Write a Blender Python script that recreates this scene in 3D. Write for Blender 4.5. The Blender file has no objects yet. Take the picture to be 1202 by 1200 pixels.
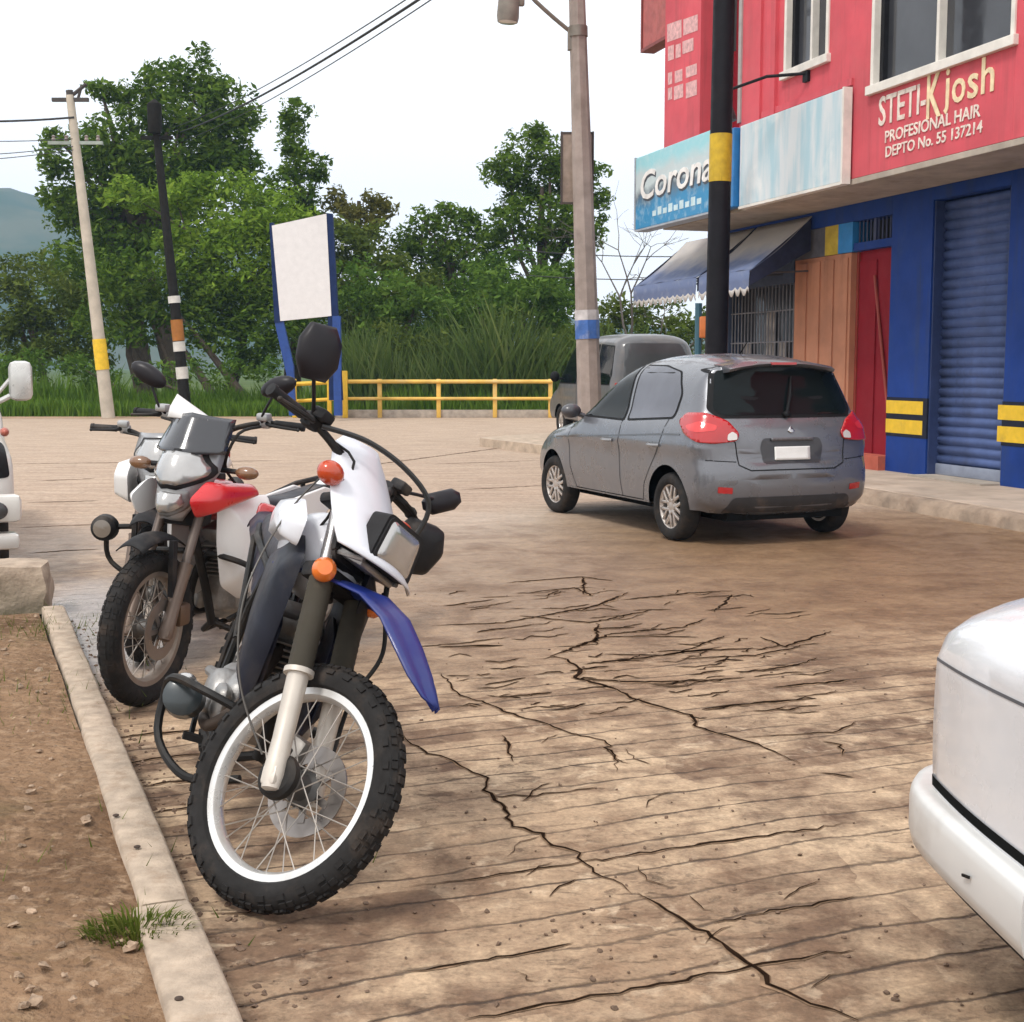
import bpy, bmesh, math, random
from mathutils import Vector as V, Matrix, Euler, geometry, noise
from mathutils.bvhtree import BVHTree
rad = math.radians
random.seed(11)
scene = bpy.context.scene
COL = scene.collection

# ------------------------------------------------------------------ camera
F, H, PITCH = 1600.0, 1.45, math.atan(170 / 1600.0)
CAM = V((0, 0, H))
cd = bpy.data.cameras.new('camera'); cam = bpy.data.objects.new('camera', cd); COL.objects.link(cam)
cam.location = CAM; cam.rotation_euler = (rad(90) - PITCH, 0, 0)
cd.sensor_width = 36; cd.lens = F / 1202 * 36; cd.clip_end = 6000; cd.clip_start = .05
scene.camera = cam

def ray(px, py):
    x = (px - 600) / F; y = (600 - py) / F
    return V((x, math.cos(PITCH) + y * math.sin(PITCH), -math.sin(PITCH) + y * math.cos(PITCH)))
def G(px, py, z=0.0):                     # point of the ground seen at a pixel of the photo
    r = ray(px, py); return CAM + r * ((z - H) / r.z)
def D(px, py, Y):                         # point at depth Y
    r = ray(px, py); return CAM + r * (Y / r.y)

# ------------------------------------------------------------------ objects
def tag(o, label=None, cat=None, group=None, kind=None):
    if label: o['label'] = label
    if cat: o['category'] = cat
    if group: o['group'] = group
    if kind: o['kind'] = kind
    return o
def empty(name, loc=(0, 0, 0), rz=0, rx=0):
    o = bpy.data.objects.new(name, None); COL.objects.link(o)
    o.location = loc; o.rotation_euler = (rx, 0, rz); o.empty_display_size = .1
    return o
def copy_tree(o, parent=None):
    c = o.copy(); COL.objects.link(c)
    if parent: c.parent = parent
    for ch in list(o.children): copy_tree(ch, c)
    return c

class MB:
    def __init__(s): s.v = []; s.f = []; s.mi = []; s.cur = 0; s.fl = []
    def add(s, vs, fs):
        b = len(s.v); s.v += [tuple(p) for p in vs]
        for f in fs: s.f.append([i + b for i in f]); s.mi.append(s.cur)
        return s
    def box(s, c, size, rot=None, bev=0.0, seg=2):
        bm = bmesh.new(); bmesh.ops.create_cube(bm, size=1)
        for v in bm.verts: v.co = V((v.co.x * size[0], v.co.y * size[1], v.co.z * size[2]))
        if bev > 0:
            bmesh.ops.bevel(bm, geom=bm.edges[:], offset=min(bev, min(size) * .49), segments=seg, profile=.5, affect='EDGES')
        M = (Euler(rot).to_matrix() if rot is not None and not isinstance(rot, Matrix) else (rot or Matrix.Identity(3)))
        c = V(c); vs = [M @ v.co + c for v in bm.verts]; bm.verts.index_update()
        fs = [[v.index for v in f.verts] for f in bm.faces]; bm.free()
        return s.add(vs, fs)
    def span(s, a, b, bev=0.0):
        a = V(a); b = V(b); return s.box((a + b) / 2, [abs(b[i] - a[i]) for i in range(3)], bev=bev)
    def tube(s, pts, r, n=8, closed=False, cap=True):
        P = [V(p) for p in pts]; m = len(P)
        rs = list(r) if isinstance(r, (list, tuple)) else [r] * m
        T = []
        for i in range(m):
            a = P[i - 1] if (i > 0 or closed) else P[i]; b = P[(i + 1) % m] if (i < m - 1 or closed) else P[i]
            T.append((b - a).normalized())
        u = T[0].cross(V((0, 0, 1)))
        if u.length < .1: u = T[0].cross(V((0, 1, 0)))
        u.normalize(); vs = []; 
        for i in range(m):
            u = (u - T[i] * u.dot(T[i])).normalized(); w = T[i].cross(u)
            for k in range(n):
                a = 2 * math.pi * k / n; vs.append(P[i] + (u * math.cos(a) + w * math.sin(a)) * rs[i])
        fs = []
        for i in range(m if closed else m - 1):
            j = (i + 1) % m
            for k in range(n):
                l = (k + 1) % n; fs.append([i * n + k, i * n + l, j * n + l, j * n + k])
        if cap and not closed: fs += [list(range(n))[::-1], [(m - 1) * n + k for k in range(n)]]
        return s.add(vs, fs)
    def lathe(s, prof, o=(0, 0, 0), ax=(0, 0, 1), n=32, closed=False):
        o = V(o); ax = V(ax).normalized(); u = ax.orthogonal().normalized(); w = ax.cross(u); m = len(prof); vs = []
        for r, h in prof:
            for k in range(n):
                a = 2 * math.pi * k / n; vs.append(o + ax * h + (u * math.cos(a) + w * math.sin(a)) * r)
        fs = []
        for i in range(m if closed else m - 1):
            j = (i + 1) % m
            for k in range(n):
                l = (k + 1) % n; fs.append([i * n + k, i * n + l, j * n + l, j * n + k])
        if not closed:
            if prof[0][0] > 1e-5: fs.append(list(range(n))[::-1])
            if prof[-1][0] > 1e-5: fs.append([(m - 1) * n + k for k in range(n)])
        return s.add(vs, fs)
    def loft(s, rings, closed=True, caps=True):
        n = len(rings[0]); m = len(rings); vs = [p for r in rings for p in r]; fs = []
        for i in range(m - 1):
            for k in range(n if closed else n - 1):
                l = (k + 1) % n; fs.append([i * n + k, i * n + l, (i + 1) * n + l, (i + 1) * n + k])
        if caps and closed: fs += [list(range(n))[::-1], [(m - 1) * n + k for k in range(n)]]
        return s.add(vs, fs)
    def prism(s, poly, o, ex, ey, depth):
        o = V(o); ex = V(ex); ey = V(ey); ez = ex.cross(ey).normalized(); n = len(poly)
        a = [o + ex * p[0] + ey * p[1] for p in poly]; b = [p + ez * depth for p in a]
        fs = [list(range(n))[::-1], list(range(n, 2 * n))] + [[k, (k + 1) % n, n + (k + 1) % n, n + k] for k in range(n)]
        return s.add(a + b, fs)
    def blob(s, c, rr, n=14, m=9, rot=None):
        c = V(c); M = Euler(rot).to_matrix() if rot else Matrix.Identity(3)
        vs = []; fs = []
        for i in range(1, m):
            t = math.pi * i / m
            for k in range(n):
                a = 2 * math.pi * k / n
                vs.append(c + M @ V((rr[0] * math.sin(t) * math.cos(a), rr[1] * math.sin(t) * math.sin(a), rr[2] * math.cos(t))))
        for i in range(m - 2):
            for k in range(n):
                l = (k + 1) % n; fs.append([i * n + k, (i + 1) * n + k, (i + 1) * n + l, i * n + l])
        top = len(vs); vs += [c + M @ V((0, 0, rr[2])), c + M @ V((0, 0, -rr[2]))]
        for k in range(n):
            l = (k + 1) % n; fs += [[top, k, l], [top + 1, (m - 2) * n + l, (m - 2) * n + k]]
        return s.add(vs, fs)
    def obj(s, name, mats, parent=None, smooth=True, angle=38, solid=0, sub=0, bev=0, fix=True):
        me = bpy.data.meshes.new(name); me.from_pydata(s.v, [], s.f)
        if not isinstance(mats, (list, tuple)): mats = [mats]
        for m in mats: me.materials.append(m)
        for p, i in zip(me.polygons, s.mi): p.material_index = i
        if fix:
            bm = bmesh.new(); bm.from_mesh(me); bmesh.ops.recalc_face_normals(bm, faces=bm.faces[:]); bm.to_mesh(me); bm.free()
        if smooth:
            for p in me.polygons: p.use_smooth = True
            if not sub: me.set_sharp_from_angle(angle=rad(angle))
        me.update()
        o = bpy.data.objects.new(name, me); COL.objects.link(o)
        if parent: o.parent = parent
        if sub: md = o.modifiers.new('s', 'SUBSURF'); md.levels = sub; md.render_levels = sub
        if solid: md = o.modifiers.new('t', 'SOLIDIFY'); md.thickness = solid; md.offset = 0
        if bev: md = o.modifiers.new('b', 'BEVEL'); md.width = bev; md.segments = 2; md.limit_method = 'ANGLE'; md.angle_limit = rad(40)
        return o

def catmull(P, step=.04, closed=False):
    P = [V(p) for p in P]; n = len(P); out = []
    for i in range(n if closed else n - 1):
        if closed: p0, p1, p2, p3 = P[i - 1], P[i], P[(i + 1) % n], P[(i + 2) % n]
        else: p0, p1, p2, p3 = P[max(i - 1, 0)], P[i], P[i + 1], P[min(i + 2, n - 1)]
        k = max(2, int((p2 - p1).length / step))
        for j in range(k):
            t = j / k
            out.append(.5 * ((2 * p1) + (p2 - p0) * t + (2 * p0 - 5 * p1 + 4 * p2 - p3) * t * t + (3 * p1 - p0 - 3 * p2 + p3) * t ** 3))
    if not closed: out.append(P[-1])
    return out

# ------------------------------------------------------------------ materials
class NT:
    def __init__(s, name):
        s.m = bpy.data.materials.new(name); s.m.use_nodes = True; s.t = s.m.node_tree; s.t.nodes.clear()
        s.out = s.n('ShaderNodeOutputMaterial'); s.b = s.n('ShaderNodeBsdfPrincipled'); s.l(s.b.outputs[0], s.out.inputs[0])
        s.co = s.n('ShaderNodeTexCoord').outputs['Object']
    def n(s, t, **k):
        x = s.t.nodes.new(t)
        for a, b in k.items(): setattr(x, a, b)
        return x
    def l(s, a, b): s.t.links.new(a, b)
    def put(s, inp, v):
        if hasattr(v, 'is_output'): s.l(v, inp)
        else: inp.default_value = v
    def noise(s, scale, detail=4, rough=.55, vec=None, dist=0):
        x = s.n('ShaderNodeTexNoise'); x.inputs['Scale'].default_value = scale; x.inputs['Detail'].default_value = detail
        x.inputs['Roughness'].default_value = rough; x.inputs['Distortion'].default_value = dist
        s.l(vec or s.co, x.inputs['Vector']); return x.outputs['Fac']
    def math(s, op, a, b=0.0, c=None, clamp=False):
        x = s.n('ShaderNodeMath', operation=op); x.use_clamp = clamp; s.put(x.inputs[0], a); s.put(x.inputs[1], b)
        if c is not None: s.put(x.inputs[2], c)
        return x.outputs[0]
    def map(s, v, a, b, c=0.0, d=1.0, smooth=False):
        x = s.n('ShaderNodeMapRange'); x.interpolation_type = 'SMOOTHSTEP' if smooth else 'LINEAR'
        for i, q in enumerate((v, a, b, c, d)): s.put(x.inputs[i], q)
        return x.outputs[0]
    def mix(s, f, a, b, mode='MIX'):
        x = s.n('ShaderNodeMix', data_type='RGBA', blend_type=mode); s.put(x.inputs[0], f)
        s.put(x.inputs[6], a if hasattr(a, 'is_output') else (*a, 1)); s.put(x.inputs[7], b if hasattr(b, 'is_output') else (*b, 1))
        return x.outputs[2]
    def bump(s, h, strength=.3, dist=.01):
        x = s.n('ShaderNodeBump'); x.inputs['Strength'].default_value = strength; x.inputs['Distance'].default_value = dist
        s.l(h, x.inputs['Height']); s.l(x.outputs[0], s.b.inputs['Normal'])
    def set(s, **k):
        for a, v in k.items(): s.put(s.b.inputs[a.replace('_', ' ')], (*v, 1) if isinstance(v, tuple) and len(v) == 3 else v)
        return s.m

def M(name, col, rough=.5, metal=0.0, var=.18, scale=6, bump=0.0, coat=0.0, dirt=0.0, dirtcol=(.22, .15, .1), spec=.5, bscale=None, streak=0.0, streakcol=(.12, .10, .08)):
    t = NT(name)
    f = t.map(t.noise(scale, 6), .3, .7, 1 - var, 1 + var * .6)
    c = t.mix(1.0, col, t.mix(0, (1, 1, 1), (1, 1, 1)), 'MULTIPLY')
    x = t.n('ShaderNodeVectorMath', operation='SCALE'); x.inputs[0].default_value = col; t.l(f, x.inputs['Scale']); c = x.outputs[0]
    r = t.map(t.noise(scale * 2.3, 4), .3, .7, max(0, rough - .08), min(1, rough + .1))
    if dirt:
        d = t.map(t.noise(scale * .7, 8, .65), .52, .72, 0, dirt); c = t.mix(d, c, dirtcol); r = t.math('MAXIMUM', r, t.math('MULTIPLY', d, .8))
    if streak:
        mp = t.n('ShaderNodeMapping'); mp.inputs['Scale'].default_value = (5, 5, .35); t.l(t.co, mp.inputs['Vector'])
        k = t.math('MULTIPLY', t.map(t.noise(1.0, 7, .65, vec=mp.outputs[0]), .50, .72), t.map(t.noise(.9, 4), .35, .65)); c = t.mix(t.math('MULTIPLY', k, streak), c, streakcol)
    if bump: t.bump(t.noise(bscale or scale * 6, 5), .5, bump)
    return t.set(Base_Color=c, Roughness=r, Metallic=metal, Coat_Weight=coat, Coat_Roughness=.06, Specular_IOR_Level=spec)
# ------------------------------------------------------------------ world, sun
w = bpy.data.worlds.new('World'); scene.world = w; w.use_nodes = True
nt = w.node_tree; nt.nodes.clear()
wo = nt.nodes.new('ShaderNodeOutputWorld'); bg = nt.nodes.new('ShaderNodeBackground'); bg.inputs['Strength'].default_value = .1
sky = nt.nodes.new('ShaderNodeTexSky'); sky.sky_type = 'NISHITA'; sky.sun_disc = False
SUN_EL, SUN_AZ = rad(58), rad(-140)        # azimuth from +Y, clockwise: behind the camera, to the left
sky.sun_elevation = SUN_EL; sky.sun_rotation = SUN_AZ; sky.dust_density = 3
tc = nt.nodes.new('ShaderNodeTexCoord'); ns = nt.nodes.new('ShaderNodeTexNoise'); ns.inputs['Scale'].default_value = 1.6; ns.inputs['Detail'].default_value = 6
nt.links.new(tc.outputs['Generated'], ns.inputs['Vector'])
mr = nt.nodes.new('ShaderNodeMapRange'); nt.links.new(ns.outputs['Fac'], mr.inputs[0])
for i, q in enumerate((.3, .6, .92, 1.0)): mr.inputs[i + 1].default_value = q
mx = nt.nodes.new('ShaderNodeMix'); mx.data_type = 'RGBA'; nt.links.new(mr.outputs[0], mx.inputs[0]); nt.links.new(sky.outputs[0], mx.inputs[6])
mx.inputs[7].default_value = (12.6, 12.6, 12.7, 1)           # bright even cloud
nt.links.new(mx.outputs[2], bg.inputs['Color']); nt.links.new(bg.outputs[0], wo.inputs[0])
sl = bpy.data.lights.new('sun', 'SUN'); sl.energy = 2.0; sl.angle = rad(12); sl.color = (1, .96, .9)
so = bpy.data.objects.new('sun', sl); COL.objects.link(so)
sd = V((math.sin(SUN_AZ) * math.cos(SUN_EL), math.cos(SUN_AZ) * math.cos(SUN_EL), math.sin(SUN_EL)))
so.rotation_euler = sd.to_track_quat('Z', 'Y').to_euler(); so.location = (0, 0, 30)
vs_ = scene.view_settings; vs_.view_transform = 'Standard'; vs_.look = 'None'; vs_.exposure = 0.2; vs_.gamma = 1; vs_.use_curve_mapping = False
scene.cycles.max_bounces = 6; scene.cycles.transparent_max_bounces = 8; scene.cycles.volume_bounces = 0
scene.cycles.use_denoising = True

# ------------------------------------------------------------------ the ground
RA = rad(21.75); RV = V((-math.sin(RA), math.cos(RA), 0)); SV = V((math.cos(RA), math.sin(RA), 0))     # along / across the street

def road_mat():
    t = NT('street_concrete')
    mp = t.n('ShaderNodeMapping'); mp.inputs['Rotation'].default_value = (0, 0, -RA); t.l(t.co, mp.inputs['Vector'])
    sx = t.n('ShaderNodeSeparateXYZ'); t.l(mp.outputs[0], sx.inputs[0]); X, Y = sx.outputs[0], sx.outputs[1]
    big = t.noise(.45, 5, .6); mid = t.noise(2.2, 8, .62, dist=.4); fine = t.noise(16, 8, .7); grit = t.noise(70, 5, .7)
    warp = t.math('MULTIPLY', t.math('SUBTRACT', t.noise(.9, 4), .5), .22)
    warp2 = t.math('MULTIPLY', t.math('SUBTRACT', t.noise(7, 3), .5), .035)
    yy = t.math('ADD', t.math('ADD', Y, warp), warp2)
    rows = t.math('DIVIDE', yy, .2)
    fr = t.math('FRACT', rows); dd = t.math('MULTIPLY', t.math('ABSOLUTE', t.math('SUBTRACT', fr, .5)), 2.0)       # 1 on the groove
    wid = t.map(fine, .3, .7, .84, .985)
    g = t.map(dd, wid, .995, 0, 1)
    g = t.math('MULTIPLY', g, t.map(t.noise(1.3, 4), .36, .56, .35, 1))
    # every pressed row and every worn patch takes its own tone
    cell = t.n('ShaderNodeCombineXYZ'); t.l(t.math('FLOOR', t.math('DIVIDE', t.math('ADD', X, t.math('MULTIPLY', warp, 4)), 1.15)), cell.inputs[0]); t.l(t.math('FLOOR', t.math('ADD', rows, .5)), cell.inputs[1])
    wn = t.n('ShaderNodeTexWhiteNoise', noise_dimensions='2D'); t.l(cell.outputs[0], wn.inputs['Vector'])
    st = t.n('ShaderNodeMapping'); st.inputs['Rotation'].default_value = (0, 0, -RA); st.inputs['Scale'].default_value = (1.1, 5.5, 1); t.l(t.co, st.inputs['Vector'])
    streak = t.noise(1.0, 7, .62, vec=st.outputs[0])
    wear = t.math('ADD', t.math('ADD', t.math('MULTIPLY', wn.outputs['Value'], .16), t.math('MULTIPLY', mid, .62)), t.math('ADD', t.math('MULTIPLY', t.noise(6.5, 8, .66, dist=.5), .50), t.math('MULTIPLY', streak, .10)))
    m = t.map(wear, .57, .78, 0, 1)
    # mud that traffic carries down the middle: an ellipse on the right, where the car turns
    def ell(cx, cy, rx, ry, soft):
        a = t.math('DIVIDE', t.math('SUBTRACT', X, cx), rx); b = t.math('DIVIDE', t.math('SUBTRACT', Y, cy), ry)
        q = t.math('SQRT', t.math('ADD', t.math('MULTIPLY', a, a), t.math('MULTIPLY', b, b)))
        q = t.math('ADD', q, t.math('MULTIPLY', t.math('SUBTRACT', big, .5), 1.2))
        return t.map(q, 1 - soft, 1 + soft, 1, 0, True)
    def at(px, py): p = G(px, py); return p.dot(SV), p.dot(RV)
    ca = at(905, 655); mud = ell(ca[0] + .6, ca[1] - .55, 5.8, 2.7, .5)
    cb = at(95, 735); puddle = ell(cb[0] + .1, cb[1], .5, 1.5, .4)
    cc = at(480, 640); film = t.math('MULTIPLY', ell(cc[0], cc[1], 4.0, 3.0, .5), .7)
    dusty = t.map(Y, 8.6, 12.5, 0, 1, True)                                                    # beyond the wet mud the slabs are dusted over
    col = t.mix(m, (.125, .072, .044), (.49, .355, .232))
    col = t.mix(t.map(big, .40, .62, 0, .55), col, (.32, .205, .125))
    col = t.mix(t.math('MULTIPLY', t.map(t.noise(5.2, 8, .7), .55, .66, 0, 1), .45), col, (.15, .095, .065))
    s2 = t.n('ShaderNodeMapping'); s2.inputs['Rotation'].default_value = (0, 0, -RA); s2.inputs['Scale'].default_value = (9, 19, 1); t.l(t.co, s2.inputs['Vector'])
    dash = t.math('MULTIPLY', t.map(t.noise(1.0, 6, .66, vec=s2.outputs[0], dist=.9), .57, .68), t.map(t.noise(.8, 4), .40, .58, .1, 1))
    col = t.mix(t.math('MULTIPLY', dash, .72), col, (.10, .062, .04))
    pale = t.math('MULTIPLY', t.map(t.noise(9, 6, .6, dist=.5), .56, .64), t.map(t.noise(1.7, 4), .45, .6))
    col = t.mix(t.math('MULTIPLY', pale, .6), col, (.60, .46, .32))
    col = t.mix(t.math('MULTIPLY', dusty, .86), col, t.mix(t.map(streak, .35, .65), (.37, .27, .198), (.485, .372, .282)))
    col = t.mix(t.math('MULTIPLY', mud, .88), col, t.mix(t.map(mid, .35, .65), (.145, .082, .042), (.27, .165, .09)))
    col = t.mix(t.math('MULTIPLY', puddle, .8), col, (.36, .33, .32))  # the puddle's grey sky sheen is mixed into the colour
    gfade = t.math('MULTIPLY', t.map(mud, .2, .8, 1, .12), t.map(dusty, 0, 1, 1, .16))
    g = t.math('MULTIPLY', g, gfade)
    col = t.mix(t.math('MULTIPLY', g, .92), col, (.055, .033, .022))
    sc = t.n('ShaderNodeVectorMath', operation='SCALE'); t.l(col, sc.inputs[0]); t.l(t.map(t.math('ADD', t.math('MULTIPLY', grit, .5), t.math('MULTIPLY', fine, .5)), .33, .67, .55, 1.38), sc.inputs['Scale'])
    wet = t.math('MAXIMUM', t.math('MULTIPLY', mud, .75), t.math('MAXIMUM', puddle, film))
    ro = t.map(t.math('MULTIPLY', wet, t.map(mid, .35, .55, .6, 1)), 0, 1, .88, .22)
    h = t.math('ADD', t.math('MULTIPLY', fine, .5), t.math('ADD', t.math('MULTIPLY', grit, .18), t.math('MULTIPLY', mid, .9)))
    h = t.math('SUBTRACT', h, t.math('MULTIPLY', t.math('ADD', g, t.math('MULTIPLY', dash, .5)), 1.0)); h = t.math('MULTIPLY', h, t.map(wet, 0, 1, 1, .35))
    t.bump(h, .75, .018)
    return t.set(Base_Color=sc.outputs[0], Roughness=ro, Specular_IOR_Level=.4)

def soil_mat():
    t = NT('trodden_soil')
    a = t.noise(1.3, 7, .65); b = t.noise(14, 7, .7); c = t.noise(48, 4, .6)
    vo = t.n('ShaderNodeTexVoronoi', feature='F1'); vo.inputs['Scale'].default_value = 26; t.l(t.co, vo.inputs['Vector'])
    col = t.mix(t.map(a, .35, .65), (.14, .078, .042), (.33, .205, .12))
    col = t.mix(t.map(b, .50, .66, 0, .7), col, (.42, .285, .18)); col = t.mix(t.map(c, .56, .7, 0, .6), col, (.10, .06, .04))
    col = t.mix(t.math('MULTIPLY', t.map(t.noise(.9, 5), .58, .7), .45), col, (.10, .11, .045))
    h = t.math('ADD', t.math('ADD', b, t.math('MULTIPLY', c, .6)), t.math('MULTIPLY', vo.outputs['Distance'], -.8)); t.bump(h, .9, .03)
    return t.set(Base_Color=col, Roughness=.95, Specular_IOR_Level=.2)

def meadow_mat():
    t = NT('meadow_soil')
    col = t.mix(t.map(t.noise(.25, 7, .65), .35, .65), (.035, .065, .015), (.09, .13, .03)); col = t.mix(t.map(t.noise(3, 5), .55, .7), col, (.10, .075, .04))
    return t.set(Base_Color=col, Roughness=1, Specular_IOR_Level=.1)

def flat(name, pts, z, mat, thick=0):
    m = MB()
    if thick:
        m.prism([(p[0], p[1]) for p in pts], (0, 0, z - thick), (1, 0, 0), (0, 1, 0), thick)
    else: m.add([(p[0], p[1], z) for p in pts], [list(range(len(pts)))])
    o = m.obj(name, mat, smooth=False); o['kind'] = 'structure'; return o

flat('ground', [(-1250, -25), (1250, -25), (1250, 1250), (-1250, 1250)], -.03, meadow_mat())
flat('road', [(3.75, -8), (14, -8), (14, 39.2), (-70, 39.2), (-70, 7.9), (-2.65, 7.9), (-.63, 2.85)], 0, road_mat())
# soil verge on the left of the kerb, a low crowned sheet
soil = soil_mat(); m = MB(); rows = []
K0, K1 = G(200, 1200), G(45, 735)
for i in range(60):
    q = i / 59; a = K0.lerp(K1, -1.3 + 2.3 * q); row = []
    for j in range(50):
        d = (j / 49) ** 1.8 * 9
        p = a - SV * d * 1.0
        z = .075 + .03 * noise.noise(V((p.x * 1.1, p.y * 1.1, 0))) + .018 * noise.noise(V((p.x * 5, p.y * 5, 3))) + .05 * min(1, d / 2)
        row.append((p.x, p.y, z))
    rows.append(row)
m.loft(rows, closed=False, caps=False); o = m.obj('dirt_verge', soil, fix=False); o['kind'] = 'structure'

# kerb of cast concrete blocks
conc = M('kerb_concrete', (.42, .33, .25), .9, var=.3, scale=16, bump=.008, dirt=.75, dirtcol=(.25, .17, .11))
O0, O1 = G(265, 1200), G(75, 730)
def kerb_run(a, b, wdt, h0, h1, jit=.0035, bev=.010):
    m = MB(); n = 26; rings = []
    d = (b - a).normalized(); side = V((-d.y, d.x, 0))          # towards the verge
    for i in range(n + 1):
        p = a.lerp(b, i / n); k = lambda s: jit * noise.noise(V((p.x * 3, p.y * 3, s)))
        hh = h1 + .4 * k(9); 
        e = .35 * bev if 0 < i < n else bev
        prof = [(0 + k(1), h0), (0 + k(2), hh - bev), (bev + k(2), hh), (wdt * .5 + k(3), hh + .5 * k(5)), (wdt - bev + k(4) * 1.6, hh), (wdt + k(4) * 2, hh - bev), (wdt + k(6), h0)]
        if i in (0, n): prof = [(x, max(h0, z - .012) if z > h0 else z) for x, z in prof]
        rings.append([p + side * x + V((0, 0, z)) for x, z in prof])
    m.loft(rings); o = m.obj('kerb', conc, angle=60); o['kind'] = 'structure'; return o
L = (O1 - O0).length; kd = (O1 - O0).normalized()
J = G(215, 1098)                                             # the joint between two castings
tj = (J - O0).dot(kd)
hm_ = M('kerb_hole', (.06, .04, .03), 1)
for px, py in ((135, 957), (160, 994), (209, 1172)):
    q = G(px, py, .112); h_ = MB(); h_.blob((q.x, q.y, q.z), (.010, .010, .004), 10, 6); o = h_.obj('kerb_pit', hm_); o['kind'] = 'structure'
kerb_run(O0 - kd * 3.2, O0 + kd * (tj - .012), .145, -.02, .11)
kerb_run(O0 + kd * (tj + .012), O0 + kd * 2.35, .125, -.02, .105)
kerb_run(O0 + kd * 2.37, O1 + kd * .05, .12, -.02, .10)

# cracks: thin dark strips in the slabs
crackm = M('crack_dirt', (.024, .014, .009), 1, var=.5, scale=20, spec=0.0)
def Z7(x, y): return (480 + x / 2.183, 650 + y / 2.183)
cr = MB(); crw = MB()
def crack(pts, w0, w1=None, px=True, seed=0, zz=.004):
    rng = random.Random(seed); w1 = w0 if w1 is None else w1
    P = [G(*Z7(*p)) for p in pts] if px else [V(p) for p in pts]
    Q = []
    for a, b in zip(P, P[1:]):
        n = max(2, int((b - a).length / .035))
        for i in range(n):
            Q.append(a.lerp(b, i / n) + V((rng.gauss(0, .006), rng.gauss(0, .006), 0)))
    Q.append(P[-1]); n = len(Q); vs = []
    for i, p in enumerate(Q):
        d = (Q[min(i + 1, n - 1)] - Q[max(i - 1, 0)]).normalized(); s = V((-d.y, d.x, 0)); q = i / (n - 1)
        w = .58 * (w0 + (w1 - w0) * q) * (.25 + 1.1 * abs(noise.noise(p * 4.0 + V((seed, 0, 0)))) + rng.random() * .5) * min(1, 6 * q + .1, 6 * (1 - q) + .1)
        vs += [p + s * w * .5 + V((0, 0, zz)), p - s * w * .5 + V((0, 0, zz))]
    cr.add(vs, [[2 * i, 2 * i + 1, 2 * i + 3, 2 * i + 2] for i in range(n - 1)])
    vw = []
    for i in range(n):                                       # the chipped, dirt filled lips of the crack
        a, b_ = V(vs[2 * i]), V(vs[2 * i + 1]); c = (a + b_) / 2; e = (a - b_); k = 1.5 + 2.6 * abs(noise.noise(c * 9 + V((0, seed, 0)))); k2 = 1.5 + 2.6 * abs(noise.noise(c * 9 + V((3, seed, 5)))); lo = V((0, 0, -.002))
        vw += [c + e * .5 * k + lo, c - e * .5 * k2 + lo]
    crw.add(vw, [[2 * i, 2 * i + 1, 2 * i + 3, 2 * i + 2] for i in range(n - 1)])
crack([(-20, 470), (50, 515), (100, 528), (130, 548), (200, 578), (190, 608), (240, 650), (262, 700), (345, 720), (365, 750), (440, 770), (450, 795), (500, 830), (545, 850), (570, 875)], .022, .026, seed=1)
crack([(570, 870), (640, 900), (710, 945), (755, 970), (870, 1050), (940, 1105), (990, 1140), (1060, 1160), (1150, 1200)], .012, .04, seed=2)
crack([(80, 310), (130, 365), (190, 380), (240, 405), (330, 430), (420, 465), (500, 480), (525, 520), (530, 560)], .026, .018, seed=3)
crack([(360, 262), (400, 272), (440, 300), (425, 320), (520, 345), (570, 372), (680, 405), (720, 415), (730, 445), (790, 460), (890, 490), (1000, 540)], .05, .02, seed=4)
crack([(240, 465), (265, 535)], .02, seed=5)
for i, s in enumerate([[(205, 622), (330, 622), (480, 600)], [(440, 285), (600, 268), (800, 240)], [(420, 322), (600, 330), (780, 325), (860, 318)], [(740, 400), (930, 380), (1040, 372)], [(360, 264), (430, 240), (520, 205), (700, 190), (760, 168)],
                       [(90, 135), (215, 118)], [(325, 98), (420, 88), (470, 110)], [(60, 185), (240, 178), (480, 135), (560, 100)], [(860, 472), (1090, 460), (1150, 430)], [(1060, 482), (1110, 492), (1108, 520)], [(1050, 562), (1140, 576)],
                       [(280, 160), (460, 178), (620, 145)], [(480, 215), (600, 212), (740, 215)], [(500, 258), (660, 262), (720, 250), (900, 244)], [(700, 270), (880, 262), (1000, 240)], [(250, 75), (440, 60), (520, 70)], [(480, 180), (478, 235)], [(445, 60), (445, 105)],
                       [(75, 240), (240, 236)], [(930, 345), (1130, 325)], [(900, 300), (1000, 285)], [(0, 857), (200, 828), (440, 792), (700, 755), (1135, 690)], [(140, 1197), (500, 1132), (870, 1060), (1140, 1018)], [(770, 950), (900, 925), (1140, 880)],
                       [(0, 1075), (300, 1025), (420, 1000)], [(540, 120), (740, 100), (830, 96)], [(780, 150), (830, 105)], [(900, 215), (960, 240), (1080, 200)]]):
    far = sum(p[1] for p in s) / len(s)
    crack(s, .016 if far > 430 else .042, seed=20 + i)
rng = random.Random(5)
for i in range(120):                                           # many short breaks where the concrete has broken up
    x = rng.uniform(90, 1000); y = rng.uniform(90, 420); l = rng.uniform(30, 130)
    crack([(x, y), (x + l * .5, y - rng.uniform(-4, 9)), (x + l, y - l * .10 + rng.uniform(-8, 8))], rng.uniform(.012, .035), seed=80 + i)
for i in range(14):
    x = rng.uniform(200, 1100); y = rng.uniform(420, 1150); l = rng.uniform(30, 90); sgn = rng.choice((-1, 1))
    crack([(x, y), (x + l * .4, y + sgn * l * .4), (x + l, y + sgn * l * .6)], rng.uniform(.004, .010), seed=150 + i)
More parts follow.
